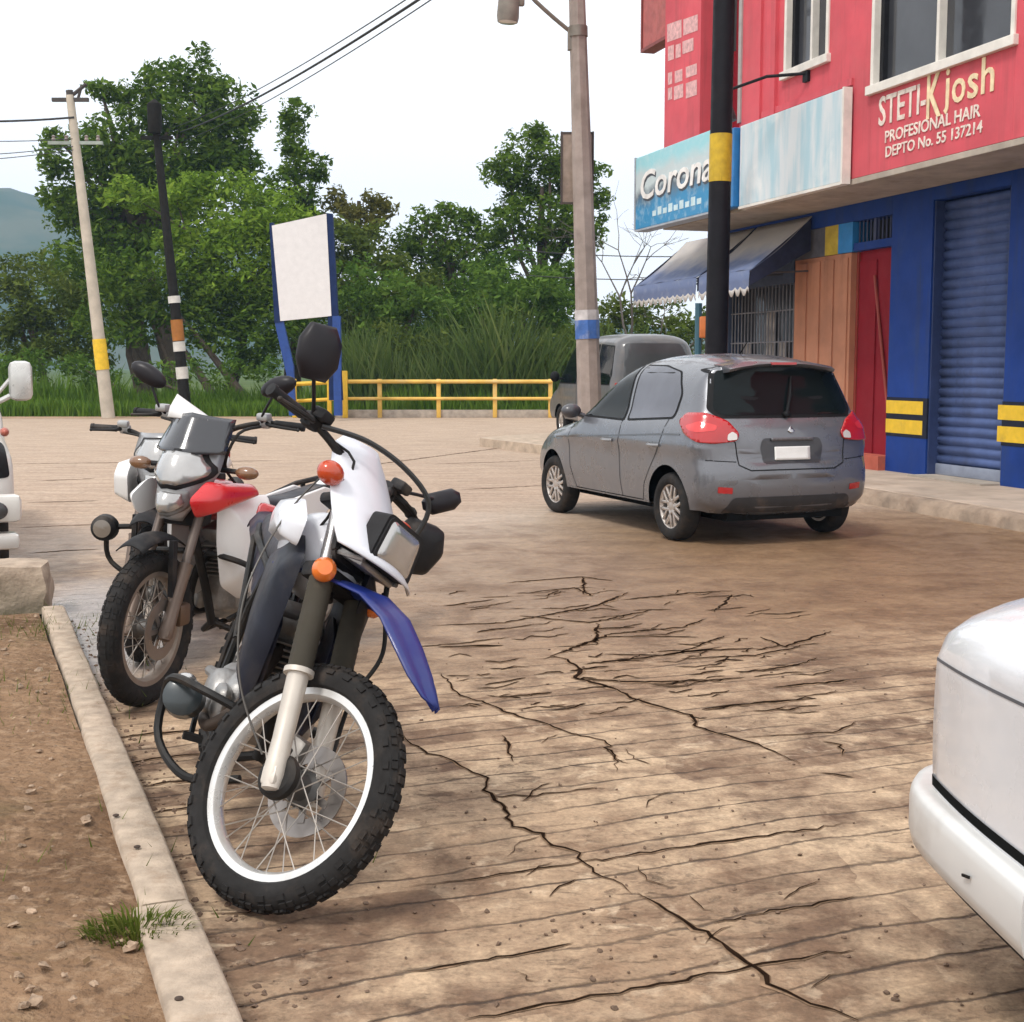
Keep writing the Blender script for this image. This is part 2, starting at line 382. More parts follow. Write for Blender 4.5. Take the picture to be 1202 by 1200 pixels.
# long joints far down the street and open grooves near the parked bikes
for a, b, wd in (((0, 545), (330, 541), .05), ((420, 548), (632, 520), .06), ((40, 565), (110, 562), .05), ((540, 575), (640, 570), .04), ((110, 870), (235, 858), .03), ((130, 900), (250, 885), .022), ((180, 955), (232, 948), .02), ((255, 1075), (330, 1062), .02), ((160, 925), (228, 918), .022), ((505, 545), (632, 541), .03), ((30, 590), (118, 588), .05), ((20, 620), (118, 616), .03), ((30, 650), (118, 645), .03), ((485, 760), (600, 748), .02)):
    pa, pb = G(*a), G(*b); crack([pa, pa.lerp(pb, .5) + V((0, rng.uniform(-.04, .04), 0)), pb], wd, px=False, seed=int(a[1]))
o = cr.obj('road_cracks', crackm, smooth=False); o['kind'] = 'structure'
o = crw.obj('road_crack_edges', M('chipped_concrete', (.27, .175, .11), .95, var=.6, scale=22, spec=.1), smooth=False); o['kind'] = 'structure'

# far traffic island: a low kerb that meets the street before the railing
ia, ib = G(562, 524), G(640, 534)
flat('traffic_island', [(ia.x, ia.y), (ib.x, ib.y), (4.5, 21.8), (4.8, 27), (ia.x + 1.5, 27), (ia.x + .1, 25.2)], .15, M('island_concrete', (.46, .36, .27), .9, var=.3, bump=.01), .17)
# strip of bare earth where the street meets the grass
flat('road_edge', [(-70, 37.6), (-6.4, 38.0), (-6.3, 39.6), (-70, 39.6)], .004, M('bare_earth', (.36, .235, .15), 1, var=.3, scale=1.5))

# blue hill far behind
t = NT('hill_wood'); hm = t.set(Base_Color=t.mix(t.map(t.noise(.02, 6, .6), .4, .6), (.035, .06, .025), (.085, .09, .045)), Roughness=1, Specular_IOR_Level=0.0)
m = MB(); rows = []
for i in range(70):
    row = []
    for j in range(30):
        x = -750 + 1050 * i / 69; y = 675 + 450 * j / 29; q = (x + 345) / 165
        px = 600 + F * x / y
        env = 116 * math.exp(-(q * q) * .5) + 30 * math.exp(-((x + 575) / 150) ** 2) + 23 * math.exp(-((x - 100) / 250) ** 2)
        z = env * math.sin(math.pi * min(1, j / 18) / 2) + 13 * noise.noise(V((x * .012, y * .012, 0))) * min(1, j / 6) + 3.5 * noise.noise(V((x * .06, y * .06, 2)))
        row.append((x, y, max(z, -2) if j else -5))
    rows.append(row)
m.loft(rows, closed=False, caps=False); o = m.obj('hill', hm, fix=False); o['kind'] = 'structure'
# the air in between
m = MB(); m.span((-1300, -30, -1.5), (1300, 1300, 165)); hz = m.obj('haze', [], smooth=False)
hmat = bpy.data.materials.new('air'); hmat.use_nodes = True; n_ = hmat.node_tree; n_.nodes.clear()
ho = n_.nodes.new('ShaderNodeOutputMaterial'); hv = n_.nodes.new('ShaderNodeVolumePrincipled'); hv.inputs['Density'].default_value = .0005; hv.inputs['Color'].default_value = (.50, .74, 1, 1)
n_.links.new(hv.outputs[0], ho.inputs['Volume']); hz.data.materials.append(hmat); hz['kind'] = 'stuff'
# ------------------------------------------------------------------ the corner building (local axes: t along the facade, n out to the street, z up)
A = G(1042, 553, .15); BT = rad(17); UV = V((-math.sin(BT), math.cos(BT), 0)); NV = V((-math.cos(BT), -math.sin(BT), 0))
BR = (A.x, A.y, 0), BT + rad(90)
def B(t, n, z): return A + UV * t + NV * n + V((0, 0, z - .15))
def bempty(name, t=0, n=0, z=0):
    p = B(t, n, z); return empty(name, p, BT + rad(90))
def tz(px, py, nn=0):
    r = ray(px, py); s = ((A + NV * nn - CAM).dot(NV)) / r.dot(NV); p = CAM + r * s - A
    return p.dot(UV), p.z + .15

red = M('red_wall_paint', (.62, .085, .11), .75, var=.16, scale=1.6, bump=.004, dirt=.35, dirtcol=(.50, .12, .12), streak=.8, streakcol=(.28, .055, .06))
dred = M('dark_red_paint', (.24, .010, .020), .7, var=.15, scale=2, spec=.2, dirt=.3, dirtcol=(.15, .012, .018))
blue = M('blue_wall_paint', (.010, .045, .235), .6, spec=.2, var=.2, scale=1.8, bump=.004, dirt=.45, dirtcol=(.02, .05, .15), streak=.85, streakcol=(.035, .05, .10))
slabm = M('slab_render', (.42, .36, .30), .9, var=.25, scale=3, bump=.006, dirt=.5, dirtcol=(.25, .22, .16), streak=.5)
salmon = M('salmon_paint', (.46, .20, .115), .8, var=.2, scale=2.2, dirt=.4, dirtcol=(.30, .13, .075), streak=.6, streakcol=(.16, .07, .04))
darkin = M('dark_interior', (.02, .02, .022), .9)
whitef = M('white_window_frame', (.74, .70, .64), .5, var=.15)
yel = M('yellow_paint', (.78, .50, .02), .55, var=.15, scale=8, dirt=.35, dirtcol=(.35, .22, .05))
blackp = M('black_paint', (.012, .012, .015), .6, var=.3, spec=.2)
letter = M('white_lettering', (.80, .70, .62), .7, var=.25, scale=12, dirt=.4, dirtcol=(.62, .22, .2))
lettery = M('yellow_lettering', (.82, .66, .42), .7, var=.25, scale=12)
def glass_mat(name, col, rough=.05):
    return M(name, col, rough, var=.25, scale=1.5, spec=.6)
wglass = glass_mat('window_glass', (.05, .052, .06))

bld = bempty('shop_building'); tag(bld, 'two storey corner shop building with red upper floor over blue ground floor', 'building')
m = MB()
m.span((-9, -.3, .1), (-2.20, 0, 3.53)); m.span((-2.197, -.3, 3.38), (-.783, 0, 3.53)); m.span((-.78, -.3, .1), (.08, 0, 3.53))
m.span((.083, -.3, 3.31), (1.0, 0, 3.53)); m.span((.083, -.3, 2.93), (1.0, -.02, 3.03)); m.span((1.003, -.3, 3.31), (4.85, 0, 3.53))
m.obj('ground_floor_wall', blue, bld, smooth=False)
m = MB(); m.span((-9, -7, .1), (4.85, -.42, 3.53)); m.obj('inner_wall', darkin, bld, smooth=False)
m = MB(); m.span((1.06, -.13, .1), (2.55, -.03, 2.92))
for k in range(4): m.span((1.12 + k * .36, -.03, .16), (1.42 + k * .36, -.012, 2.86))
m.obj('salmon_panel', salmon, bld, smooth=False)
m = MB(); m.span((1.003, -.3, 2.925), (1.36, -.005, 3.307)); m.obj('upper_panel', M('bright_blue_paint', (.02, .22, .55), .6, var=.15), bld, smooth=False)
m = MB(); m.span((1.363, -.3, 2.925), (1.70, -.005, 3.307)); m.obj('upper_panel', M('ochre_paint', (.50, .36, .03), .6, var=.3), bld, smooth=False)
m = MB(); m.span((1.703, -.3, 2.925), (2.55, -.02, 3.307)); m.obj('upper_panel', M('shade_paint', (.10, .10, .12), .7, var=.3), bld, smooth=False)
# hazard bands painted round the pillars
bbm = M('black_band', (.012, .015, .03), .6, spec=.2)
for a, b in ((-.70, .086), (-3.2, -2.12)):
    for z0, z1 in ((.63, .80), (.87, 1.03)): q = MB(); q.span((a, -.2, z0), (b, .006, z1)); q.obj('yellow_band', yel, bld, smooth=False)
for a, b in ((-.786, .083), (-3.2, -2.19)):
    for z0, z1 in ((.80, .87), (1.03, 1.07), (.59, .63)): q = MB(); q.span((a, -.2, z0), (b, .004, z1)); q.obj('black_band', bbm, bld, smooth=False)
for z0, z1 in ((.63, .80), (.87, 1.03)): q = MB(); q.span((-.786, -.2, z0), (-.70, .004, z1)); q.obj('black_band', bbm, bld, smooth=False)
# roller shutter
sh = MB(); rows = []
for k in range(27):
    z0 = .30 + k * .114
    for zz, nn in ((0, -.17), (.035, -.135), (.078, -.135), (.109, -.172)):
        rows.append([V((-2.19, nn, z0 + zz)), V((-.785, nn, z0 + zz))])
sh.loft(rows, closed=False, caps=False)
shm = M('shutter_paint', (.075, .115, .27), .55, spec=.3, var=.25, scale=3, dirt=.35, dirtcol=(.05, .06, .1), streak=.8, streakcol=(.035, .045, .08))
s_ = sh.obj('roller_shutter', shm, bld, solid=.004, angle=20)
m = MB(); m.span((-2.19, -.19, .17), (-.785, -.12, .30), bev=.01); m.obj('bottom_rail', M('rail_paint', (.25, .28, .36), .5), s_)
m = MB(); m.span((-.785, -.2, .17), (-.81, -.02, 3.37)); m.span((-2.19, -.2, .17), (-2.165, -.02, 3.37)); m.obj('guide', M('guide_paint', (.03, .05, .14), .5), s_, smooth=False)
m = MB(); m.span((-2.2, -.4, .1), (-.78, .25, .17)); m.obj('threshold', slabm, bld, smooth=False)
# red door with a barred fanlight
dr = MB(); dr.span((.09, -.20, .17), (1.055, -.14, 2.93)); dr.span((.13, -.14, .3), (.53, -.122, 2.8)); dr.span((.60, -.14, .3), (1.0, -.122, 2.8))
d_ = dr.obj('door', dred, bld, smooth=False)
m = MB(); m.span((.09, -.14, .17), (.125, -.11, 2.93)); m.span((1.01, -.14, .17), (1.055, -.11, 2.93)); m.tube([(.62, -.11, 2.6), (.2, -.09, .9)], .02); m.obj('door_frame', M('red_frame_paint', (.30, .045, .03), .6), d_)
m = MB(); m.span((.085, -.12, .1), (1.0, .1, .33)); m.obj('door_step', M('red_step', (.45, .10, .06), .8, dirt=.5), bld, smooth=False)
m = MB(); m.span((.1, -.26, 3.03), (.98, -.24, 3.31)); fl = m.obj('fanlight', darkin, bld, smooth=False)
m = MB()
for k in range(10): m.tube([(.14 + k * .09, -.08, 3.03), (.14 + k * .09, -.08, 3.31)], .012, 6)
m.span((.52, -.1, 3.03), (.58, -.05, 3.31)); m.obj('grille', M('grille_paint', (.04, .05, .12), .5), fl)
# barred shop front under the awnings
m = MB(); m.span((2.56, -.3, .1), (4.6, -.02, 1.0)); m.span((4.603, -.3, .1), (4.85, -.01, 3.307)); m.span((2.553, -.3, 2.62), (4.6, -.01, 3.307)); m.obj('shopfront_wall', M('grey_blue_paint', (.06, .085, .15), .7, var=.25), bld, smooth=False)
m = MB(); m.span((2.56, -.3, 1.003), (4.597, -.25, 2.617)); sw = m.obj('window', wglass, bld, smooth=False)
m = MB()
for k in range(19): m.tube([(2.62 + k * .108, -.06, 1.0), (2.62 + k * .108, -.06, 2.62)], .011, 6)
for z in (1.35, 1.8, 2.25): m.tube([(2.56, -.06, z), (4.6, -.06, z)], .012, 6)
m.obj('grille', M('bar_paint', (.17, .17, .19), .5, var=.3), sw)
m = MB()
for k in range(5): m.span((2.7 + k * .38, -.22, 1.05), (2.95 + k * .38, -.2, 1.35 + .9 * ((k * 7) % 3) / 2))
m.obj('shade', M('inside_posters', (.35, .32, .30), .8, var=.5), sw, smooth=False)
# slab and upper floor
m = MB(); m.span((-9, -6.99, 3.533), (4.85, 1.0, 3.60), bev=.006); m.obj('floor_slab', slabm, bld, smooth=False)
m = MB()
W1 = (-.05, 1.04, 5.10, 6.45); W2 = (-3.52, -1.0, 4.54, 5.95); RC = (2.23, 3.57, 4.62, 7.6)
def skin(t0, t1, z0, z1): m.span((t0, .70, z0), (t1, 1.0, z1))
skin(-9, W2[0], 3.603, 8.4); skin(W2[0] + .002, W2[1] - .002, 3.603, W2[2]); skin(W2[0] + .002, W2[1] - .002, W2[3], 8.4)
skin(W2[1], W1[0], 3.603, 8.4); skin(W1[0] + .002, W1[1] - .002, 3.603, W1[2]); skin(W1[0] + .002, W1[1] - .002, W1[3], 8.4)
skin(W1[1], RC[0], 3.603, 8.4); skin(RC[0] + .002, RC[1] - .002, 3.603, RC[2]); skin(RC[0] + .002, RC[1] - .002, RC[3], 8.4); skin(RC[1], 4.85, 3.603, 8.4)
m.span((1.22, 1.0, 4.64), (1.34, 1.05, 8.4)); m.span((1.65, 1.0, 4.64), (2.22, 1.035, 8.4)); m.span((-.62, 1.0, 4.66), (1.6, 1.03, 4.74))
m.obj('upper_wall', red, bld, smooth=False)
m = MB(); m.span((-8.99, -6.99, 3.603), (4.84, .55, 8.38)); m.obj('inner_wall', dred, bld, smooth=False)
m = MB(); m.span((2.24, .552, 4.62), (2.75, .60, 7.5)); m.obj('shade', M('ochre_door', (.28, .14, .05), .7, var=.3), bld, smooth=False)
m = MB(); m.span((2.16, .98, 4.7), (2.24, 1.06, 7.6)); m.obj('downpipe', M('grey_pipe', (.36, .33, .32), .6), bld, smooth=False)
def window(t0, t1, z0, z1, muls, fw=.06):
    g = MB(); g.span((t0, .86, z0), (t1, .88, z1)); wi = g.obj('window', wglass, bld, smooth=False)
    f = MB(); f.span((t0, .84, z0), (t0 + fw, 1.02, z1)); f.span((t1 - fw, .84, z0), (t1, 1.02, z1)); f.span((t0 + fw, .84, z1 - fw), (t1 - fw, 1.018, z1)); f.span((t0 - .04, .84, z0 - .07), (t1 + .04, 1.06, z0 + .03), bev=.006)
    for q in muls: f.span((q - .025, .88, z0 + .03), (q + .025, .97, z1 - fw))
    f.obj('frame', whitef, wi, smooth=False)
    for q0, q1 in ((t0 + fw, t0 + fw + .02), (t1 - fw - .07, t1 - fw)): b = MB(); b.span((q0, .881, z0 + .03), (q1, .94, z1)); b.obj('casement', blackp, wi, smooth=False)
    return wi
window(*W1, [.44]); window(*W2, [-2.2])

def text(s, t0, t1, z0, z1, n, mat, parent, depth=.008, name='lettering', shear=0.0, loc=None):
    cu = bpy.data.curves.new(name, 'FONT'); cu.body = s; cu.extrude = depth / 2; cu.offset = .012; cu.resolution_u = 3; cu.shear = shear
    to = bpy.data.objects.new(name, cu); COL.objects.link(to)
    dg = bpy.context.evaluated_depsgraph_get(); me = bpy.data.meshes.new_from_object(to.evaluated_get(dg)); bpy.data.objects.remove(to)
    xs = [v.co.x for v in me.vertices]; ys = [v.co.y for v in me.vertices]; x0, x1, y0, y1 = min(xs), max(xs), min(ys), max(ys)
    for v in me.vertices:
        a = (v.co.x - x0) / (x1 - x0); b = (v.co.y - y0) / (y1 - y0)
        v.co = V((t0 + (t1 - t0) * a, n + v.co.z, z0 + (z1 - z0) * b))
    bm = bmesh.new(); bm.from_mesh(me); bmesh.ops.recalc_face_normals(bm, faces=bm.faces[:]); bm.to_mesh(me); bm.free()
    me.materials.clear(); me.materials.append(mat); o = bpy.data.objects.new(name, me); COL.objects.link(o); o.parent = parent; return o
text('STETI-', -1.18, -2.08, 4.10, 4.42, 1.006, letter, bld); text('K', -2.10, -2.36, 4.02, 4.49, 1.007, lettery, bld); text('j', -2.40, -2.49, 4.02, 4.47, 1.006, lettery, bld); text('o', -2.54, -2.76, 4.10, 4.34, 1.006, lettery, bld); text('s', -2.80, -2.97, 4.10, 4.34, 1.006, lettery, bld); text('h', -3.02, -3.22, 4.11, 4.46, 1.006, lettery, bld)
text('PROFESIONAL HAIR', -1.32, -3.02, 3.90, 4.03, 1.006, letter, bld); text('DEPTO No. 55 137214', -1.34, -3.06, 3.74, 3.86, 1.006, letter, bld)
# faded, unreadable notices painted on the narrow left bay of the upper wall
fl_ = MB(); rng = random.Random(3)
def block(px0, px1, pya, pyb, slope):
    pts = []
    for px, py in ((px0, pya), (px1, pya - slope), (px1, pyb - slope), (px0, pyb)): pts.append(tz(px, py, 1.004))
    fl_.add([(a, 1.004, b) for a, b in pts], [[0, 1, 2, 3]])
for (a, b, y0, y1) in ((782, 799, 29, 50), (801, 818, 23, 42), (783, 790, 55, 72), (792, 798, 53, 69), (800, 813, 49, 64), (783, 788, 86, 100), (791, 800, 84, 98), (804, 817, 79, 92), (783, 788, 104, 118), (790, 801, 102, 118), (804, 817, 98, 116)):
    block(a, b, y0, y1, (b - a) * .36)
fl_.obj('faded_notice', M('faded_notice_paint', (.70, .40, .40), .8, var=.35, scale=14), bld, smooth=False, fix=False)

# pavement in front, with its kerb
pave = M('pavement_concrete', (.47, .37, .29), .9, var=.28, scale=2.2, bump=.01, dirt=.6, dirtcol=(.30, .21, .15))
def bflat(name, t0, t1, n0, n1, z0, z1, mat):
    m = MB(); m.span((t0, n0, z0), (t1, n1, z1), bev=.015); o = m.obj(name, mat, smooth=False); o.location = B(0, 0, 0); o.rotation_euler = (0, 0, BR[1]); o['kind'] = 'structure'; return o
bflat('sidewalk', -9, 6.8, -.25, 1.50, -.2, .15, pave)
k = MB(); rings = []
for i in range(80):
    t_ = -9 + 15.8 * i / 79; j = lambda s: .018 * noise.noise(V((t_ * 2, s, 0)))
    rings.append([V((t_, 1.505, -.1)), V((t_, 1.505, .13 + j(1))), V((t_, 1.54, .145 + j(2))), V((t_, 1.63 + j(3), .135 + j(4))), V((t_, 1.67 + j(5), .09 + j(6))), V((t_, 1.70 + j(7), -.1))])
k.loft(rings); o = k.obj('kerb', M('old_kerb_concrete', (.36, .27, .20), .9, var=.4, scale=4, bump=.015, dirt=.7, dirtcol=(.17, .11, .075)), angle=60); o.location = B(0, 0, 0); o.rotation_euler = (0, 0, BR[1]); o['kind'] = 'structure'

# ------------------------------------------------------------------ signs, awnings, lamp
def sign_blue():
    t = NT('blue_sign_print')
    sx = t.n('ShaderNodeSeparateXYZ'); t.l(t.co, sx.inputs[0]); z = t.math('ADD', sx.outputs[2], t.math('MULTIPLY', t.math('SUBTRACT', t.noise(2.2, 5), .5), .35))
    c = t.mix(t.map(z, .30, .52), (.02, .23, .46), (.10, .13, .16)); c = t.mix(t.map(z, .52, .62), c, (.50, .58, .60)); c = t.mix(t.map(z, .78, .95), c, (.30, .60, .66))
    c = t.mix(t.map(t.noise(9, 6), .5, .75, 0, .4), c, (.62, .70, .72)); return t.set(Base_Color=c, Roughness=.4)
sg = bempty('shop_sign', 3.9, 1.0, 3.57); tag(sg, 'blue projecting box sign with white lettering at the left end of the facade', 'sign')
m = MB(); m.span((-1.45, .055, 0), (1.44, .26, 1.10), bev=.012); m.obj('sign_face', sign_blue(), sg, smooth=False)
m = MB(); m.span((1.442, .05, -.01), (1.48, .27, 1.11)); m.span((-1.45, .05, -.03), (1.442, .27, -.002)); m.obj('sign_frame', M('sign_frame', (.35, .38, .42), .5), sg, smooth=False)
text('Corona', 1.22, -1.36, .42, .86, .266, M('sign_white', (.78, .76, .74), .5, var=.2), sg, shear=.15)
text('Corona', 1.20, -1.38, .385, .825, .2615, M('sign_shadow', (.05, .06, .08), .5), sg, depth=.003, name='lettering_shadow', shear=.15)
m = MB(); rng = random.Random(2)
for k in range(9): m.span((.75 - k * .2, .258, .14), (.75 - k * .2 - .14, .264, .22 + .04 * (k % 2)))
m.obj('small_print', M('sign_pale_print', (.55, .70, .75), .5), sg, smooth=False)
m = MB(); m.span((-1.86, .055, 0), (-1.453, .2, 1.04), bev=.01); sp = m.obj('side_panel', M('sign_deep_blue', (.015, .16, .42), .4, var=.2), sg, smooth=False)
m = MB()
for q in (-1.50, -1.75): m.span((q - .05, .2, .02), (q, .206, 1.02))
m.obj('stripe', M('sign_stripe', (.62, .72, .78), .5), sp, smooth=False)
t = NT('faded_sign_print'); sx = t.n('ShaderNodeMapping'); sx.inputs['Scale'].default_value = (4, 1, .6); t.l(t.co, sx.inputs['Vector'])
c = t.mix(t.map(t.noise(1.2, 6, .6, vec=sx.outputs[0]), .42, .62), (.62, .66, .68), (.38, .55, .62)); c = t.mix(t.map(t.noise(2.5, 6), .55, .75, 0, .6), c, (.80, .80, .78))
fp = bempty('faded_sign', .72, 1.0, 3.57); tag(fp, 'washed out pale blue and white sign board over the salmon door', 'sign')
m = MB(); m.span((-1.33, .035, 0), (1.28, .13, 1.05), bev=.01); m.obj('sign_face', t.set(Base_Color=c, Roughness=.45), fp, smooth=False)
m = MB(); m.span((-1.33, .03, -.035), (1.28, .14, -.002)); m.span((-1.37, .03, -.03), (-1.332, .14, 1.06)); m.obj('sign_frame', whitef, fp, smooth=False)
ps = bempty('projecting_sign', 4.86, 1.0, 6.62); tag(ps, 'brownish red square sign projecting from the top left of the red wall', 'sign')
m = MB(); m.span((.0, -.5, -.02), (1.62, -.3, 2.2), bev=.015); m.obj('sign_face', M('rust_red_sign', (.42, .10, .09), .6, var=.25, dirt=.4, dirtcol=(.3, .1, .06)), ps, smooth=False)
m = MB(); m.span((.06, -.3, .55), (.55, -.292, .95)); m.obj('patch', M('sign_pale_patch', (.55, .28, .2), .6), ps, smooth=False)
m = MB(); m.span((.0, -.52, -.07), (1.66, -.28, -.02)); m.span((1.622, -.52, -.02), (1.66, -.28, 2.2)); m.obj('sign_frame', M('sign_dark_frame', (.22, .05, .045), .6), ps, smooth=False)

def awning_mat():
    t = NT('awning_canvas'); sx = t.n('ShaderNodeSeparateXYZ'); t.l(t.co, sx.inputs[0])
    q = t.math('ADD', sx.outputs[1], t.math('MULTIPLY', t.math('SUBTRACT', t.noise(3, 5), .5), .4))
    c = t.mix(t.map(q, .36, .70), (.46, .43, .40), (.12, .155, .27)); c = t.mix(t.map(t.noise(7, 6), .5, .75, 0, .35), c, (.30, .31, .36)); t.bump(t.noise(40, 3), .2, .004)
    return t.set(Base_Color=c, Roughness=.85)
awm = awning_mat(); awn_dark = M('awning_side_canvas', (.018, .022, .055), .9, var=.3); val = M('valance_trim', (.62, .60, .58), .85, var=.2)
def awning(t0, t1, label):
    r = bempty('awning', (t0 + t1) / 2, 0, 2.4); hw = (t1 - t0) / 2; tag(r, label, 'awning', 'awnings over the shop front')
    m = MB(); rows = []
    for i in range(25):
        x = -hw + 2 * hw * i / 24
        rows.append([V((x, .02 + .92 * q, 1.08 - .74 * q - .05 * math.sin(math.pi * q) + .012 * math.sin(x * 9) * q)) for q in [j / 10 for j in range(11)]])
    m.loft(rows, closed=False, caps=False); m.obj('canopy', awm, r, solid=.012, angle=60)
    v = MB(); rows = []
    n = int(2 * hw / .02)
    for i in range(n + 1):
        x = -hw + 2 * hw * i / n; ph = (x / .19) % 1.0; dz = .10 * abs(math.sin(math.pi * ph))
        rows.append([V((x, .945, .34)), V((x, .952, .2)), V((x, .955 + .01 * math.sin(x * 20), .13 - dz * .4)), V((x, .955, .10 - dz))])
    v.loft(rows, closed=False, caps=False)
    for i in range(0): pass
    vo = v.obj('valance', [awm, val], r, solid=.008, angle=60)
    for p in vo.data.polygons:
        if sum(vo.data.vertices[q].co.z for q in p.vertices) / 4 < .115: p.material_index = 1
    for s in (-1, 1):
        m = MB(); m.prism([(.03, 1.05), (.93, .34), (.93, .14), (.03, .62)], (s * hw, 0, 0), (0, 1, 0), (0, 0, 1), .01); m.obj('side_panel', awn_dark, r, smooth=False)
    m = MB()
    for s in (-.9, 0, .9): m.tube([(s * hw, .02, .35), (s * hw, .9, .30)], .014, 6)
    m.tube([(-hw, .93, .33), (hw, .93, .33)], .016, 6); m.obj('awning_frame', M('awning_steel', (.12, .12, .13), .5, .6), r)
awning(3.72, 6.15, 'far scalloped blue and grey shop awning beside the corner of the building'); awning(2.02, 3.62, 'near scalloped blue and grey shop awning next to the salmon panel')
# spot lamp on an arm above the faded sign
pt = B(1.75, 1.0, 4.86); la = bempty('spot_lamp', 1.2, 1.0, 5.0); tag(la, 'dark spot lamp on a bracket arm aimed at the faded sign', 'lamp')
m = MB(); m.tube([(-.75, .03, .0), (-.45, .40, .0), (.22, .62, -.06), (.25, .62, -.2)], .02, 8); m.span((-.81, .0, -.10), (-.69, .04, .1)); m.obj('arm', blackp, la)
m = MB(); m.lathe([(.0, .10), (.06, .1), (.09, .02), (.15, -.12), (.15, -.16), (.13, -.17), (.0, -.17)], (.25, .62, -.26), (0, 0, 1), 20); m.obj('lamp_head', M('lamp_grey', (.05, .05, .055), .5, .3), la)
# ------------------------------------------------------------------ vehicles
def paint(name, col, coat=.6, rough=.35, dirt=.3, metal=0.0): return M(name, col, rough, metal, var=.06, scale=3, coat=coat, dirt=dirt, dirtcol=(.23, .165, .115))
rubber = M('tyre_rubber', (.017, .0155, .015), .85, var=.3, scale=14, bump=.003, spec=.3, dirt=.4, dirtcol=(.10, .07, .05))
trim = M('black_trim', (.010, .010, .011), .6, var=.2, spec=.15)
cglass = M('car_glass', (.005, .008, .009), .04, var=.25, scale=1.5, spec=.16)
redlens = M('red_lens', (.42, .012, .015), .15, var=.1, coat=.8); clearlens = M('clear_lens', (.62, .60, .58), .15, coat=.8); amber = M('amber_lens', (.75, .17, .02), .2, var=.12, coat=.7)
alloy = M('alloy_rim', (.55, .50, .46), .35, .75, var=.15, dirt=.45)
under = M('underbody', (.008, .008, .008), 1, spec=.05)

def ptseg(p, a, b):
    d = b - a; t = max(0, min(1, (p - a).dot(d) / max(d.length_squared, 1e-9))); return (p - a - d * t).length

